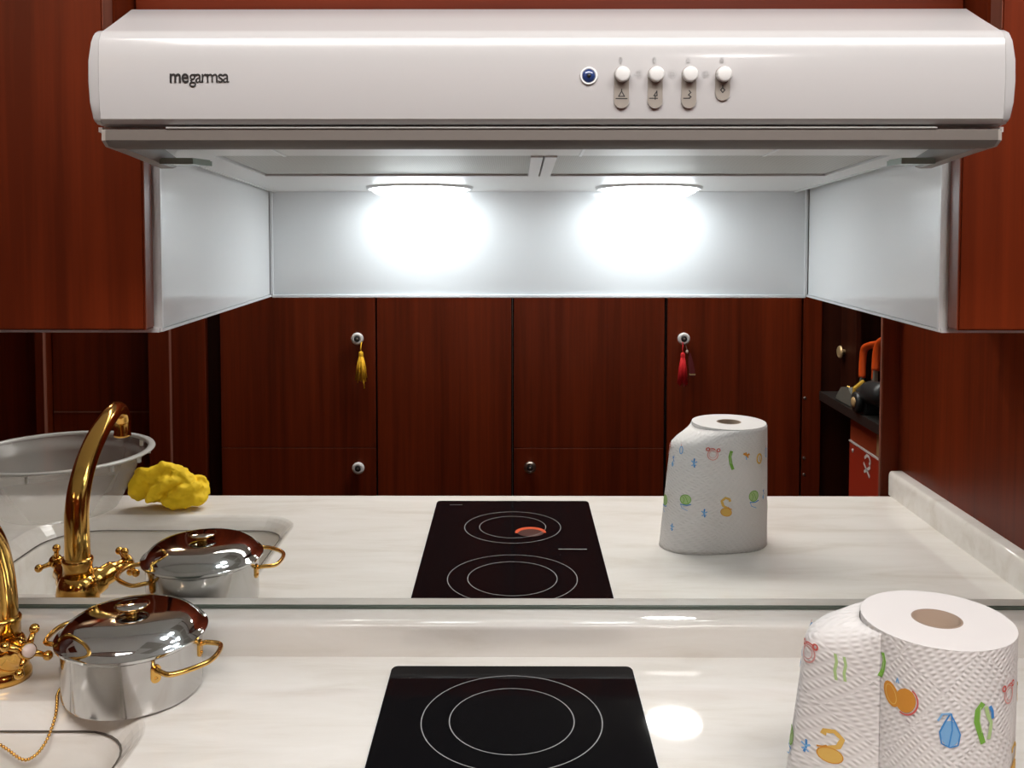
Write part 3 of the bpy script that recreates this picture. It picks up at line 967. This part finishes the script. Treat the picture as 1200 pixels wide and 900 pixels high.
# printed drawings laid on the paper
def surf(th, z, off):
    f = min(1, max(0, z / RH))
    d = math.degrees(th)
    r = sheet_r(th, f) if 15 <= d <= TE else RR
    r += off
    return Vector((RX + r * math.cos(th), RY + r * math.sin(th), z))
DR = {'o': []}
def draw(th_deg, z, shapes, sc_=1.0):
    """shapes: (ink, 'fill'|'line', points in mm, width mm); u to the right as seen from outside"""
    th = math.radians(th_deg)
    for n_, (ink, kind, pts, wd) in enumerate(shapes):
        bm = bmesh.new()
        off = 0.0006 + 0.00012 * n_
        rr = sheet_r(th, z / RH) if 15 <= th_deg <= TE else RR
        P = lambda u, v: surf(th + u * sc_ * 0.001 / rr, z + v * sc_ * 0.001, off)
        if kind == 'fill':
            cx = sum(p[0] for p in pts) / len(pts)
            cy = sum(p[1] for p in pts) / len(pts)
            c = bm.verts.new(P(cx, cy))
            mid = [bm.verts.new(P((p[0] + cx) / 2, (p[1] + cy) / 2)) for p in pts]
            vs = [bm.verts.new(P(*p)) for p in pts]
            for i in range(len(vs)):
                j = (i + 1) % len(vs)
                bm.faces.new((c, mid[i], mid[j]))
                bm.faces.new((mid[i], vs[i], vs[j], mid[j]))
        else:
            dense = [pts[0]]
            for p, q in zip(pts, pts[1:]):
                for s in (0.5, 1.0):
                    dense.append((p[0] + (q[0] - p[0]) * s, p[1] + (q[1] - p[1]) * s))
            prev = None
            for i, p in enumerate(dense):
                a, b = dense[max(i - 1, 0)], dense[min(i + 1, len(dense) - 1)]
                t = Vector((b[0] - a[0], b[1] - a[1]))
                if t.length < 1e-6:
                    continue
                t.normalize()
                nx, ny = -t.y * wd / 2, t.x * wd / 2
                cur = (bm.verts.new(P(p[0] + nx, p[1] + ny)), bm.verts.new(P(p[0] - nx, p[1] - ny)))
                if prev:
                    bm.faces.new((prev[0], prev[1], cur[1], cur[0]))
                prev = cur
        put('printed_drawing', bm_mesh(bm, recalc=False), INK[ink], sheet if 15 <= th_deg <= TE else roll)
def ell(cx, cy, a, b, rot=0.0, n=16, a0=0, a1=360):
    return [(cx + a * math.cos(math.radians(t)) * math.cos(rot) - b * math.sin(math.radians(t)) * math.sin(rot), cy + a * math.cos(math.radians(t)) * math.sin(rot) + b * math.sin(math.radians(t)) * math.cos(rot)) for t in [a0 + (a1 - a0) * i / n for i in range(n + 1)]]
orange_cut = [('orange', 'fill', ell(-4.2, 0, 4.6, 7.2, 0.35)[:-1], 0), ('orange', 'fill', ell(4.2, -0.5, 5.6, 7.2, -0.3)[:-1], 0), ('yellow', 'line', ell(-4.2, 0, 3.0, 5.4, 0.35), 0.5), ('red', 'line', ell(4.6, -0.7, 6.2, 7.9, -0.3, 12, -100, 80), 0.9), ('sky', 'line', [(-1, 8), (-0.3, 11), (0.5, 8)], 0.8)]
pear = [('sky', 'fill', ell(0, -2, 4.8, 7)[:-1], 0), ('blue', 'line', [(0, 9), (-2.5, 4), (-5, -2), (-4, -8), (0, -9.5), (4, -8), (5, -2), (2.5, 4), (0, 9)], 0.8), ('blue', 'line', [(0.5, 9), (1, 0), (-0.5, -9)], 0.7), ('sky', 'line', [(0, 9), (-4, 8), (-6, 4)], 1.0)]
peppers = [('green', 'line', [(-1, 11), (-4, 7), (-4.5, 1), (-2.5, -5), (-0.5, -11)], 3.0), ('lime', 'line', [(0.5, 9), (2, 4), (4, 0), (3.5, -5), (2.6, -9)], 2.2), ('blue', 'line', [(3, 9), (4.6, 6), (5, 2)], 1.8), ('lime', 'line', [(-2.5, 9), (-3, 2), (-1.5, -5)], 0.6)]
tomato = [('pink', 'line', ell(0, 0, 4.8, 5.6), 1.0), ('red', 'line', ell(-5.4, 5.0, 1.5, 1.6), 1.1), ('red', 'line', ell(4.6, 6.0, 1.4, 1.6), 1.1), ('pink', 'line', ell(0, 0.4, 3.4, 3.8), 0.5), ('red', 'line', [(-2, 6), (0, 7), (3, 6.5)], 0.8)]
beans = [('lime', 'line', [(-3, 9), (-2, 4), (-2.6, -2), (-1.6, -8)], 1.5), ('lime', 'line', [(1.5, 9), (2.6, 4), (2.0, -2), (2.8, -7)], 1.5)]
squash = [('yellow', 'fill', ell(0.5, -4.5, 5.4, 4.2, 0.35)[:-1], 0), ('yellow', 'line', [(-1, -1), (3.5, 2), (5, 7), (1.5, 10), (-2.5, 8.5), (-3, 6)], 2.4), ('orange', 'line', ell(0.5, -4.5, 5.4, 4.2, 0.35), 0.5), ('orange', 'line', [(-5, -2), (-2.5, -1), (-1, 0.5)], 0.9)]
cabbage = [('lime', 'fill', ell(0, 0, 5.6, 5.4)[:-1], 0), ('green', 'line', ell(0, 0, 5.6, 5.4), 0.8), ('green', 'line', [(-3, -4), (-1, 1), (1, 4)], 0.6), ('green', 'line', [(2, -4), (1, 0), (3, 3)], 0.6), ('blue', 'line', [(-6, -5), (-2, -6.4), (5, -6)], 1.0), ('sky', 'line', [(4.5, -6.2), (3, -10), (-3, -12.5)], 0.7)]
leafy = [('sky', 'fill', [(0, 3), (2.2, -1), (0.4, -5), (-2, -2)], 0), ('blue', 'line', [(-1.5, 9), (-0.5, 5), (-2.5, 2)], 1.0), ('blue', 'line', [(1, 8), (-0.5, 5)], 0.9)]
sprig = [('blue', 'line', [(0, 4.5), (0.4, 0), (-0.5, -4.5)], 1.3), ('sky', 'line', [(-2.6, 1.4), (0, 0), (2.6, 2)], 1.2), ('sky', 'line', [(-2, -2.6), (0, -1.4), (2.2, -3)], 1.0)]
flower = [('orange', 'line', [(-3.5, 1), (0, 0), (3.4, 2)], 2.0), ('orange', 'line', [(-2, -2.4), (0, 0), (1, 3)], 1.6), ('sky', 'line', [(0.5, -1), (0, -4.5)], 1.2)]
melon = [('yellow', 'line', ell(0, 0, 3.6, 5.0), 2.0), ('yellow', 'line', [(-1, -3), (0.5, 3)], 1.0)]
shallot = [('sky', 'line', ell(0, 0, 2.2, 5), 1.3), ('pink', 'line', [(0, 5), (0.6, 8)], 1.0)]
pod = [('green', 'line', [(0, 10), (1.6, 4), (0.5, -3), (-1.6, -9)], 3.0), ('lime', 'line', [(0.3, 8), (1.4, 3), (0.3, -3)], 0.7)]
for th, z, s, k in ((219, 0.152, orange_cut, 1.45), (256, 0.136, pear, 1.5), (281, 0.142, peppers, 1.5), (306, 0.160, tomato, 1.3), (318, 0.10, squash, 1.4), (205, 0.172, pod, 1.1), (300, 0.060, cabbage, 1.4), (250, 0.058, flower, 1.4), (275, 0.052, squash, 1.4), (222, 0.06, leafy, 1.4),
                 (168, 0.160, tomato, 1.4), (183, 0.158, beans, 1.3), (156, 0.142, leafy, 1.4), (181, 0.088, squash, 1.5), (162, 0.078, cabbage, 1.5), (172, 0.080, sprig, 1.3), (150, 0.04, sprig, 1.3),
                 (36, 0.158, shallot, 1.5), (56, 0.152, melon, 1.5), (78, 0.160, flower, 1.6), (99, 0.152, pod, 1.6), (120, 0.162, tomato, 1.5), (136, 0.148, sprig, 1.6), (148, 0.166, shallot, 1.2),
                 (46, 0.088, leafy, 1.3), (66, 0.092, cabbage, 1.6), (104, 0.076, squash, 1.6), (126, 0.068, sprig, 1.5), (141, 0.088, cabbage, 1.4), (22, 0.06, pod, 1.4), (2, 0.1, pear, 1.4), (335, 0.15, melon, 1.4)):
    draw(th, z, s, k)

# ================================================================== TUB, CLOTH
TX, TY = -0.846, -0.545
tub = thing('plastic_tub', 'frosted clear round plastic tub standing beside the sink', 'tub', (TX, TY, 0))
H = 0.112
wallp = [(0.0, 0.001), (0.092, 0.001), (0.101, 0.004), (0.106, 0.012), (0.128, 0.055), (0.137, 0.080), (0.140, 0.092), (0.150, 0.096), (0.156, H - 0.004)]
put('wall', lathe(wallp, (TX, TY, 0), seg=72, cap1=False), M['tub'], tub, True)
put('rim', lathe([(0.1550, H - 0.005), (0.166, H - 0.0045), (0.1685, H - 0.0025), (0.1675, H), (0.158, H + 0.0008), (0.1550, H - 0.001), (0.1550, H - 0.005)], (TX, TY, 0), seg=72, cap0=False, cap1=False), M['tub_rim'], tub, True)
tab = prism_z(rrect(-0.0025, 0.0025, -0.001, 0.001, 0.0009, 3), 0.004, 0.016)
for q in range(14):
    a = 2 * PI * q / 14 + 0.1
    o = put('rim_tab', tab, M['tub_rim'], tub)
    o.matrix_parent_inverse = Matrix.Translation(-Vector(tub.location))
    o.location = (TX + 0.1565 * math.cos(a), TY + 0.1565 * math.sin(a), H - 0.022)
    o.rotation_euler = (0, 0, a + PI / 2)

CX, CY = -0.646, -0.566
def cloth_mesh():
    bm = bmesh.new()
    folds = (([(-0.052, 0.006, 0.014), (-0.060, 0.008, 0.034), (-0.046, 0.006, 0.058), (-0.024, 0.010, 0.050), (-0.018, 0.020, 0.016)], 0.0165),
             ([(-0.044, -0.006, 0.056), (-0.020, -0.002, 0.066), (0.012, 0.002, 0.060), (0.032, 0.008, 0.044), (0.036, 0.018, 0.022)], 0.0155),
             ([(-0.006, 0.024, 0.014), (0.022, 0.026, 0.013), (0.046, 0.016, 0.015), (0.060, 0.002, 0.024), (0.056, -0.012, 0.040), (0.030, -0.012, 0.048)], 0.0135),
             ([(-0.030, 0.022, 0.012), (-0.022, 0.026, 0.032), (0.000, 0.022, 0.050), (0.020, 0.016, 0.052)], 0.0125),
             ([(0.006, 0.024, 0.026), (0.026, 0.026, 0.032), (0.046, 0.018, 0.034), (0.062, 0.004, 0.040)], 0.0105),
             ([(-0.040, -0.006, 0.026), (-0.010, -0.004, 0.036), (0.016, -0.004, 0.034), (0.038, -0.004, 0.024)], 0.0285))
    for pts, r in folds:
        pp = smooth_path(pts, 8)
        n = len(pp)
        tube_bm(bm, pp, [r * (0.72 + 0.28 * math.sin(PI * (i + 1) / (n + 1))) * (1 + 0.12 * noise.noise(pp[i] * 70)) for i in range(n)], 16)
    for v in bm.verts:
        v.co.z = max(v.co.z, 0.0012)
    return bm_mesh(bm)
cl = put('cloth', cloth_mesh(), M['cloth'], None, True)
cl.location = (CX, CY, 0.004)
md = cl.modifiers.new('merge', 'REMESH')
md.mode = 'VOXEL'
md.voxel_size = 0.0018
md.use_smooth_shade = True
md = cl.modifiers.new('soften', 'SMOOTH')
md.factor = 0.5
md.iterations = 14
tx = bpy.data.textures.new('crumple', 'CLOUDS')
tx.noise_scale = 0.022
tx.noise_depth = 2
md = cl.modifiers.new('crumple', 'DISPLACE')
md.texture = tx
md.texture_coords = 'LOCAL'
md.strength = 0.016
md.mid_level = 0.5
md = cl.modifiers.new('settle', 'SMOOTH')
md.factor = 0.5
md.iterations = 2
tag(cl, 'crumpled bright yellow cleaning cloth beside the plastic tub', 'cloth')

# ================================================================== BASE CABINETS UNDER THE WORKTOP
for x0, x1, lab in ((-1.79, -0.90, 'mahogany base cabinet at the far end beside the wall'), (-0.89, -0.20, 'mahogany base cabinet under the sink'), (-0.19, WR - 0.01, 'mahogany base cabinet under the cooktop')):
    t = thing('base_cabinet', lab, 'cabinet', ((x0 + x1) / 2, -0.3, -0.90), 'base cabinets under the worktop')
    # four boards and a back, open inside so that the sink hangs free
    bm = bmesh.new()
    add_box(bm, x0, x0 + 0.018, -0.60, 0.0, -0.90, -0.0405)
    add_box(bm, x1 - 0.018, x1, -0.60, 0.0, -0.90, -0.0405)
    add_box(bm, x0 + 0.018, x1 - 0.018, -0.60, 0.0, -0.82, -0.80)
    put('carcass', bm_mesh(bm), M['wood_dark'], t)
    xm = (x0 + x1) / 2
    for a, b in ((x0 + 0.002, xm - 0.001), (xm + 0.001, x1 - 0.002)):
        put('door', box(a, b, -0.62, -0.601, -0.80, -0.044, 0.0012), M['wood'], t)

# ================================================================== CABINETS OPPOSITE (seen in the mirror)
def lock_knob(parent, x, z, rim, y=OPP + 0.0, nx=0, ny=1):
    ax = (nx, ny, 0)
    k = put('knob', lathe([(0.0085, -0.001), (0.0085, 0.010), (0.015, 0.013), (0.0182, 0.017), (0.0182, 0.020), (0.016, 0.0245), (0.0105, 0.0265), (0.0090, 0.0250)], (x, y, z), ax, 32), rim, parent, True, label='round knob with dark lock centre')
    put('lock_core', lathe([(0.0089, 0.0245), (0.0078, 0.0275), (0.0045, 0.0268), (0.0, 0.0268)], (x, y, z), ax, 24), M['knob_dark'], k, True)
    put('lock_pin', lathe([(0.0036, 0.0268), (0.003, 0.0282), (0, 0.0285)], (x, y, z), ax, 16), M['pewter'], k, True)
    return k
def tall_unit(name, x0, x1, label, cat='cabinet', doors=(), z0=-0.90, z1=0.92, gap=0.0045, dep=0.34):
    t = thing(name, label, cat, ((x0 + x1) / 2, OPP - 0.2, z0), 'tall cabinets opposite the worktop')
    put('carcass', box(x0 + 0.0005, x1 - 0.0005, OPP - dep, OPP - 0.020, z0, z1), M['black_gap'] if gap > 0.002 else M['wood_dark'], t)
    for kind, za, zb in doors:
        put(kind, box(x0 + gap * 0.5, x1 - gap * 0.5, OPP - 0.019, OPP, za, zb, 0.0012), M['wood'], t)
    return t
ZS = -0.137
u1 = tall_unit('tall_cabinet', -0.869, -0.407, 'mahogany cabinet whose door carries the yellow tassel', doors=(('drawer', -0.50, ZS - 0.001), ('door', ZS + 0.001, 0.90)), gap=0.004)
lock_knob(u1, -0.4587, 0.1912, M['knob_white'])
lock_knob(u1, -0.4592, -0.1925, M['knob_white'])
u2 = tall_unit('tall_cabinet', -0.407, -0.0046, 'plain full height mahogany cabinet without any knob', doors=(('door', -0.89, 0.90),), gap=0.007)
u3 = tall_unit('tall_cabinet', -0.0046, 0.4475, 'mahogany cabinet with a pewter knob on its lower drawer', doors=(('drawer', -0.50, ZS - 0.001), ('door', ZS + 0.001, 0.90)), gap=0.009)
lock_knob(u3, 0.0473, -0.190, M['pewter'])
u4 = tall_unit('tall_cabinet', 0.4475, 0.8505, 'mahogany cabinet whose door carries the red tassel', doors=(('door', -0.89, 0.90),), gap=0.009)
lock_knob(u4, 0.4967, 0.1917, M['knob_white'])
for t, x0, x1 in ((u1, -0.869, -0.407), (u3, -0.0046, 0.4475)):
    put('plinth_door', box(x0 + 0.003, x1 - 0.003, OPP - 0.019, OPP, -0.89, -0.503, 0.0012), M['wood'], t)
    put('pale_edge', box(x0 + 0.004, x1 - 0.005, OPP - 0.017, OPP - 0.0005, ZS - 0.0008, ZS + 0.0008), M['wood_edge'], t)
st = thing('corner_stile', 'narrow mahogany corner stile with hinge screws beside the tool niche', 'stile', (0.878, OPP - 0.05, -0.90))
put('stile_board', box(0.8515, 0.9055, OPP - 0.10, OPP + 0.001, -0.90, 0.92, 0.001), M['wood'], st)
for z in (0.013, -0.165, -0.215):
    put('hinge_screw', lathe([(0.005, 0), (0.004, 0.0012), (0, 0.0014)], (0.8585, OPP + 0.001, z), (0, 1, 0), 12), M['pewter'], st, True)
# bays at the sink end
st = thing('recessed_stile', 'dark recessed mahogany strip beside the yellow tassel cabinet', 'stile', (-0.89, OPP - 0.06, -0.90))
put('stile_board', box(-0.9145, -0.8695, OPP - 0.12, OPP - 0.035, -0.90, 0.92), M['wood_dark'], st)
st = thing('side_panel', 'wide mahogany upright panel between the post and the dark strip', 'panel', (-0.965, OPP - 0.05, -0.90))
put('panel_board', box(-1.0150, -0.9150, OPP - 0.10, OPP - 0.006, -0.90, 0.92, 0.001), M['wood'], st)
st = thing('door_post', 'mahogany post with a pale edge, the wider one at the sink end', 'post', (-1.045, OPP - 0.05, -0.90), 'door posts at the sink end')
put('post_board', box(-1.0765, -1.0155, OPP - 0.10, OPP + 0.012, -0.90, 0.92, 0.0015), M['wood'], st)
put('pale_edge', box(-1.0154, -1.0138, OPP - 0.005, OPP + 0.0120, -0.90, 0.92), M['wood_edge'], st)
u0 = thing('recessed_cupboard', 'recessed mahogany cupboard with a pale rail between two posts', 'cupboard', (-1.23, OPP - 0.16, -0.90))
put('carcass', box(-1.386, -1.077, OPP - 0.30, OPP - 0.060, -0.90, 0.92), M['wood_dark'], u0)
put('door', box(-1.384, -1.079, OPP - 0.059, OPP - 0.040, -0.036, 0.90, 0.0012), M['wood'], u0)
put('drawer', box(-1.384, -1.079, OPP - 0.059, OPP - 0.040, -0.60, -0.041, 0.0012), M['wood'], u0)
put('pale_rail', box(-1.384, -1.079, OPP - 0.056, OPP - 0.0385, -0.0405, -0.0365), M['wood_edge'], u0)
st = thing('door_post', 'mahogany post with a pale edge, the narrower one at the sink end', 'post', (-1.398, OPP - 0.05, -0.90), 'door posts at the sink end')
put('post_board', box(-1.4110, -1.3870, OPP - 0.10, OPP + 0.012, -0.90, 0.92, 0.0015), M['wood'], st)
put('pale_edge', box(-1.3869, -1.3855, OPP - 0.005, OPP + 0.0120, -0.90, 0.92), M['wood_edge'], st)
st = thing('end_panel', 'dark mahogany panel closing the row at the sink end', 'panel', (-1.6, OPP - 0.05, -0.90))
put('panel_board', box(-1.799, -1.412, OPP - 0.10, OPP - 0.03, -0.90, 0.92, 0.001), M['wood'], st)

# tassels
def tassel(name, x, ztop, zneck, zbot, w, m, label, cord=True, strands=26, seed=1, droop=None):
    random.seed(seed)
    y = OPP + 0.034
    t = thing(name, label, 'tassel', (x, y, zbot))
    bm = bmesh.new()
    tube_bm(bm, [(x + 0.001, OPP + 0.016, ztop + 0.006), (x + 0.0006, OPP + 0.030, ztop + 0.002), (x - 0.001, y, (ztop + zneck) / 2), (x, y, zneck + 0.003)], 0.0015, 8)
    put('cord', bm_mesh(bm), m, t, True)
    put('head', lathe([(0.0015, 0.006), (0.0058, 0.003), (0.0070, -0.003), (0.0062, -0.010), (0.0066, -0.014)], (x, y, zneck), seg=20), m, t, True)
    bm = bmesh.new()
    for i in range(strands):
        a = 2 * PI * i / strands
        rr = w * (0.55 + 0.45 * random.random())
        zb = zbot + random.uniform(0, 0.010) + (0.006 if random.random() < 0.2 else 0)
        tube_bm(bm, [(x + 0.0050 * math.cos(a), y + 0.0050 * math.sin(a), zneck - 0.010), (x + rr * 0.72 * math.cos(a), y + rr * 0.45 * math.sin(a), (zneck + zb) / 2), (x + rr * math.cos(a + 0.1), y + rr * 0.5 * math.sin(a + 0.1), zb)], [0.0016, 0.0021, 0.0019], 6)
    lathe_bm(bm, [(0.0060, zneck - 0.010), (w * 0.55, (zneck + zbot) / 2), (w * 0.72, zbot + 0.012)], 16, Matrix.Translation((x, y, 0)) @ Matrix.Diagonal((1, 0.55, 1, 1)))
    if droop:
        tube_bm(bm, [(x + 0.006, y + 0.004, zbot + 0.02), (x + droop, y + 0.004, zbot - 0.016)], 0.0018, 6)
    put('fringe', bm_mesh(bm), m, t, True)
    return t
tassel('tassel', -0.4460, 0.178, 0.151, 0.064, 0.0165, M['yellow_thread'], 'yellow silk tassel hanging from a white cabinet knob', seed=2, droop=0.010)
tassel('tassel', 0.4915, 0.178, 0.148, 0.054, 0.0145, M['red_thread'], 'bright red silk tassel hanging from a white cabinet knob', seed=5)
t = thing('knob_charm', 'dark red felt charm with a cream bead behind the red tassel', 'charm', (0.513, OPP + 0.02, 0.08))
put('cord', tube([(0.503, OPP + 0.012, 0.176), (0.506, OPP + 0.018, 0.160)], 0.0012, 8), M['bead'], t, True)
put('bead', lathe([(0.0005, 0.006), (0.0034, 0.003), (0.0038, 0), (0.0032, -0.004), (0.0005, -0.006)], (0.5065, OPP + 0.018, 0.154), seg=14), M['bead'], t, True)
prof = [(0.512, 0.152), (0.518, 0.148), (0.5265, 0.118), (0.5330, 0.084), (0.5270, 0.078), (0.5160, 0.080), (0.5105, 0.118)]
put('felt', prism_y(prof, OPP + 0.012, OPP + 0.019, 0.001), M['dark_red'], t)
put('trim_band', box(0.5145, 0.5315, OPP + 0.0115, OPP + 0.0196, 0.084, 0.0885), M['tan'], t)

# ================================================================== TOOL NICHE (seen in the mirror)
ni = thing('tool_niche', 'open dark niche with a black shelf beside the cabinets', 'shelf unit', (1.0, -1.33, -0.90))
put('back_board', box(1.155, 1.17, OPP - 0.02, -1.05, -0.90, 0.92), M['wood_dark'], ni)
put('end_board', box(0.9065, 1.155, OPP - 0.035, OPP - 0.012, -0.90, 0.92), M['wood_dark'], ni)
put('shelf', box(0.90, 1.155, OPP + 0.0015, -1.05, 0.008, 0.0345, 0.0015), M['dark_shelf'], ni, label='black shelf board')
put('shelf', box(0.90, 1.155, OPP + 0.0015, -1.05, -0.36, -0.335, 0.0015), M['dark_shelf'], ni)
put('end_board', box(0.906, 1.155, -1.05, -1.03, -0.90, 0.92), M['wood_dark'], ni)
nd = put('inner_door', box(0.962, 0.976, OPP + 0.002, -1.456, 0.036, 0.52, 0.001), M['wood_dark'], ni, label='small dark inner door with a brass knob')
put('knob', lathe([(0.008, 0), (0.008, 0.008), (0.018, 0.011), (0.0185, 0.0145), (0.015, 0.018), (0.011, 0.0165), (0.006, 0.0175), (0, 0.018)], (0.962, -1.5475, 0.155), (-1, 0, 0), 28), M['niche_brass'], nd, True)

t = thing('tool_box', 'red metal box with an orange brown lid under the black shelf', 'tool box', (1.0, -1.33, -0.335))
put('box_body', box(0.940, 1.12, -1.435, -1.075, -0.334, -0.080, 0.003), M['red_box'], t)
put('lid', box(0.941, 1.12, -1.434, -1.076, -0.0755, -0.001, 0.004), M['red_lid'], t)
put('pale_joint', box(0.9385, 1.118, -1.436, -1.074, -0.0797, -0.0757), M['white_paint'], t)
put('corner_strip', box(0.9392, 0.9405, -1.236, -1.219, -0.070, -0.006), M['tan'], t)
bm = bmesh.new()
def yz_stroke(pts, wd, x):
    for (ya, za), (yb, zb) in zip(pts, pts[1:]):
        d = Vector((yb - ya, zb - za)).normalized()
        ny, nz = -d.y * wd / 2, d.x * wd / 2
        bm.faces.new([bm.verts.new(p) for p in ((x, ya + ny, za + nz), (x, ya - ny, za - nz), (x, yb - ny, zb - nz), (x, yb + ny, zb + nz))])
yz_stroke([(-1.318, -0.098), (-1.300, -0.086), (-1.284, -0.088), (-1.277, -0.098), (-1.284, -0.108)], 0.008, 0.9393)
yz_stroke([(-1.324, -0.112), (-1.280, -0.140)], 0.008, 0.9393)
yz_stroke([(-1.277, -0.113), (-1.320, -0.136)], 0.008, 0.9393)
put('painted_mark', bm_mesh(bm, recalc=False), M['white_paint'], t)
put('rivet', lathe([(0.006, 0), (0.005, 0.002), (0, 0.0024)], (0.9395, -1.405, -0.100), (-1, 0, 0), 12), M['white_paint'], t, True)

# orange handled tools standing on the shelf
def handle_tool(pts, rad, label, tip=None):
    t = thing('hand_tool', label, 'tool', (pts[0][0], pts[0][1], 0.0345), 'orange handled tools in the niche')
    bm = bmesh.new()
    tube_bm(bm, smooth_path(pts, 6), rad, 12, True, 0.6)
    put('handle', bm_mesh(bm), M['orange'], t, True)
    p = Vector(pts[0])
    put('jaw', prism_y([(p.x - 0.006, 0.036), (p.x + 0.006, 0.036), (p.x + 0.005, p.z + 0.004), (p.x - 0.005, p.z + 0.004)], p.y - 0.006, p.y + 0.006, 0.001), M['grey_metal'], t)
    if tip:
        put('end_cap', lathe([(0.0005, 0.007), (0.004, 0.003), (0.0045, -0.004), (0.003, -0.008)], tip, seg=14), M['yellow_mark'], t, True)
    return t
handle_tool([(0.975, -1.442, 0.098), (0.975, -1.440, 0.140), (0.975, -1.430, 0.178), (0.976, -1.395, 0.194), (0.978, -1.345, 0.205), (0.980, -1.310, 0.212)], 0.0105, 'bent orange handled tool, the outer one on the black shelf')
handle_tool([(1.000, -1.420, 0.096), (1.000, -1.416, 0.130), (1.001, -1.404, 0.163), (1.003, -1.370, 0.182), (1.005, -1.345, 0.190)], 0.008, 'bent orange handled tool, the shorter one behind its twin')
handle_tool([(0.975, -1.346, 0.134), (0.975, -1.341, 0.175), (0.975, -1.323, 0.208), (0.976, -1.283, 0.226), (0.977, -1.246, 0.240)], 0.0115, 'bent orange handled tool with a small yellow end cap', tip=(0.977, -1.243, 0.250))
t = thing('orange_case', 'dull orange tapered plastic case behind the hand tools', 'case', (1.027, -1.25, 0.0345))
put('case_body', prism_x([(-1.305, 0.036), (-1.205, 0.036), (-1.215, 0.238), (-1.262, 0.226), (-1.290, 0.150)], 1.010, 1.045, 0.002), M['orange_dull'], t)
put('case_clip', box(1.008, 1.0101, -1.262, -1.235, 0.12, 0.135, 0.0005), M['black_plastic'], t)
t = thing('power_tool', 'black and grey power tool with a yellow band on the shelf', 'power tool', (0.93, -1.30, 0.0345))
put('motor_housing', lathe([(0.0, -0.055), (0.026, -0.053), (0.031, -0.045), (0.032, 0.02), (0.029, 0.032), (0.020, 0.038), (0, 0.040)], (0.930, -1.200, 0.096), (0.10, 1, 0.1), 28), M['black_plastic'], t, True)
put('gear_case', prism_y([(0.905, 0.036), (0.952, 0.036), (0.950, 0.092), (0.930, 0.108), (0.908, 0.088)], -1.333, -1.232, 0.004), M['black_plastic'], t)
put('yellow_band', prism_y([(0.9025, 0.036), (0.9545, 0.036), (0.9525, 0.096), (0.930, 0.113), (0.9055, 0.092)], -1.322, -1.305, 0.002), M['yellow_mark'], t)
put('grey_shoe', prism_x([(-1.455, 0.036), (-1.323, 0.036), (-1.323, 0.070), (-1.355, 0.086), (-1.415, 0.076), (-1.445, 0.050)], 0.905, 0.955, 0.002), M['grey_metal'], t)
wh = put('wheel', lathe([(0.0, -0.008), (0.024, -0.008), (0.027, -0.005), (0.027, 0.005), (0.024, 0.008), (0, 0.008)], (0.896, -1.262, 0.064), (1, 0, 0), 28), M['black_plastic'], t, True)
put('wheel_hub', lathe([(0.014, 0.0), (0.012, 0.003), (0.005, 0.004), (0, 0.004)], (0.8875, -1.262, 0.064), (-1, 0, 0), 20), M['tan'], wh, True)
put('screw', lathe([(0.005, 0), (0.004, 0.003), (0, 0.0036)], (0.915, -1.370, 0.083), (0, 0, 1), 12), M['gold'], t, True)
put('screw', lathe([(0.005, 0), (0.004, 0.006), (0, 0.007)], (0.925, -1.410, 0.074), (0, 0, 1), 12), M['gold'], t, True)
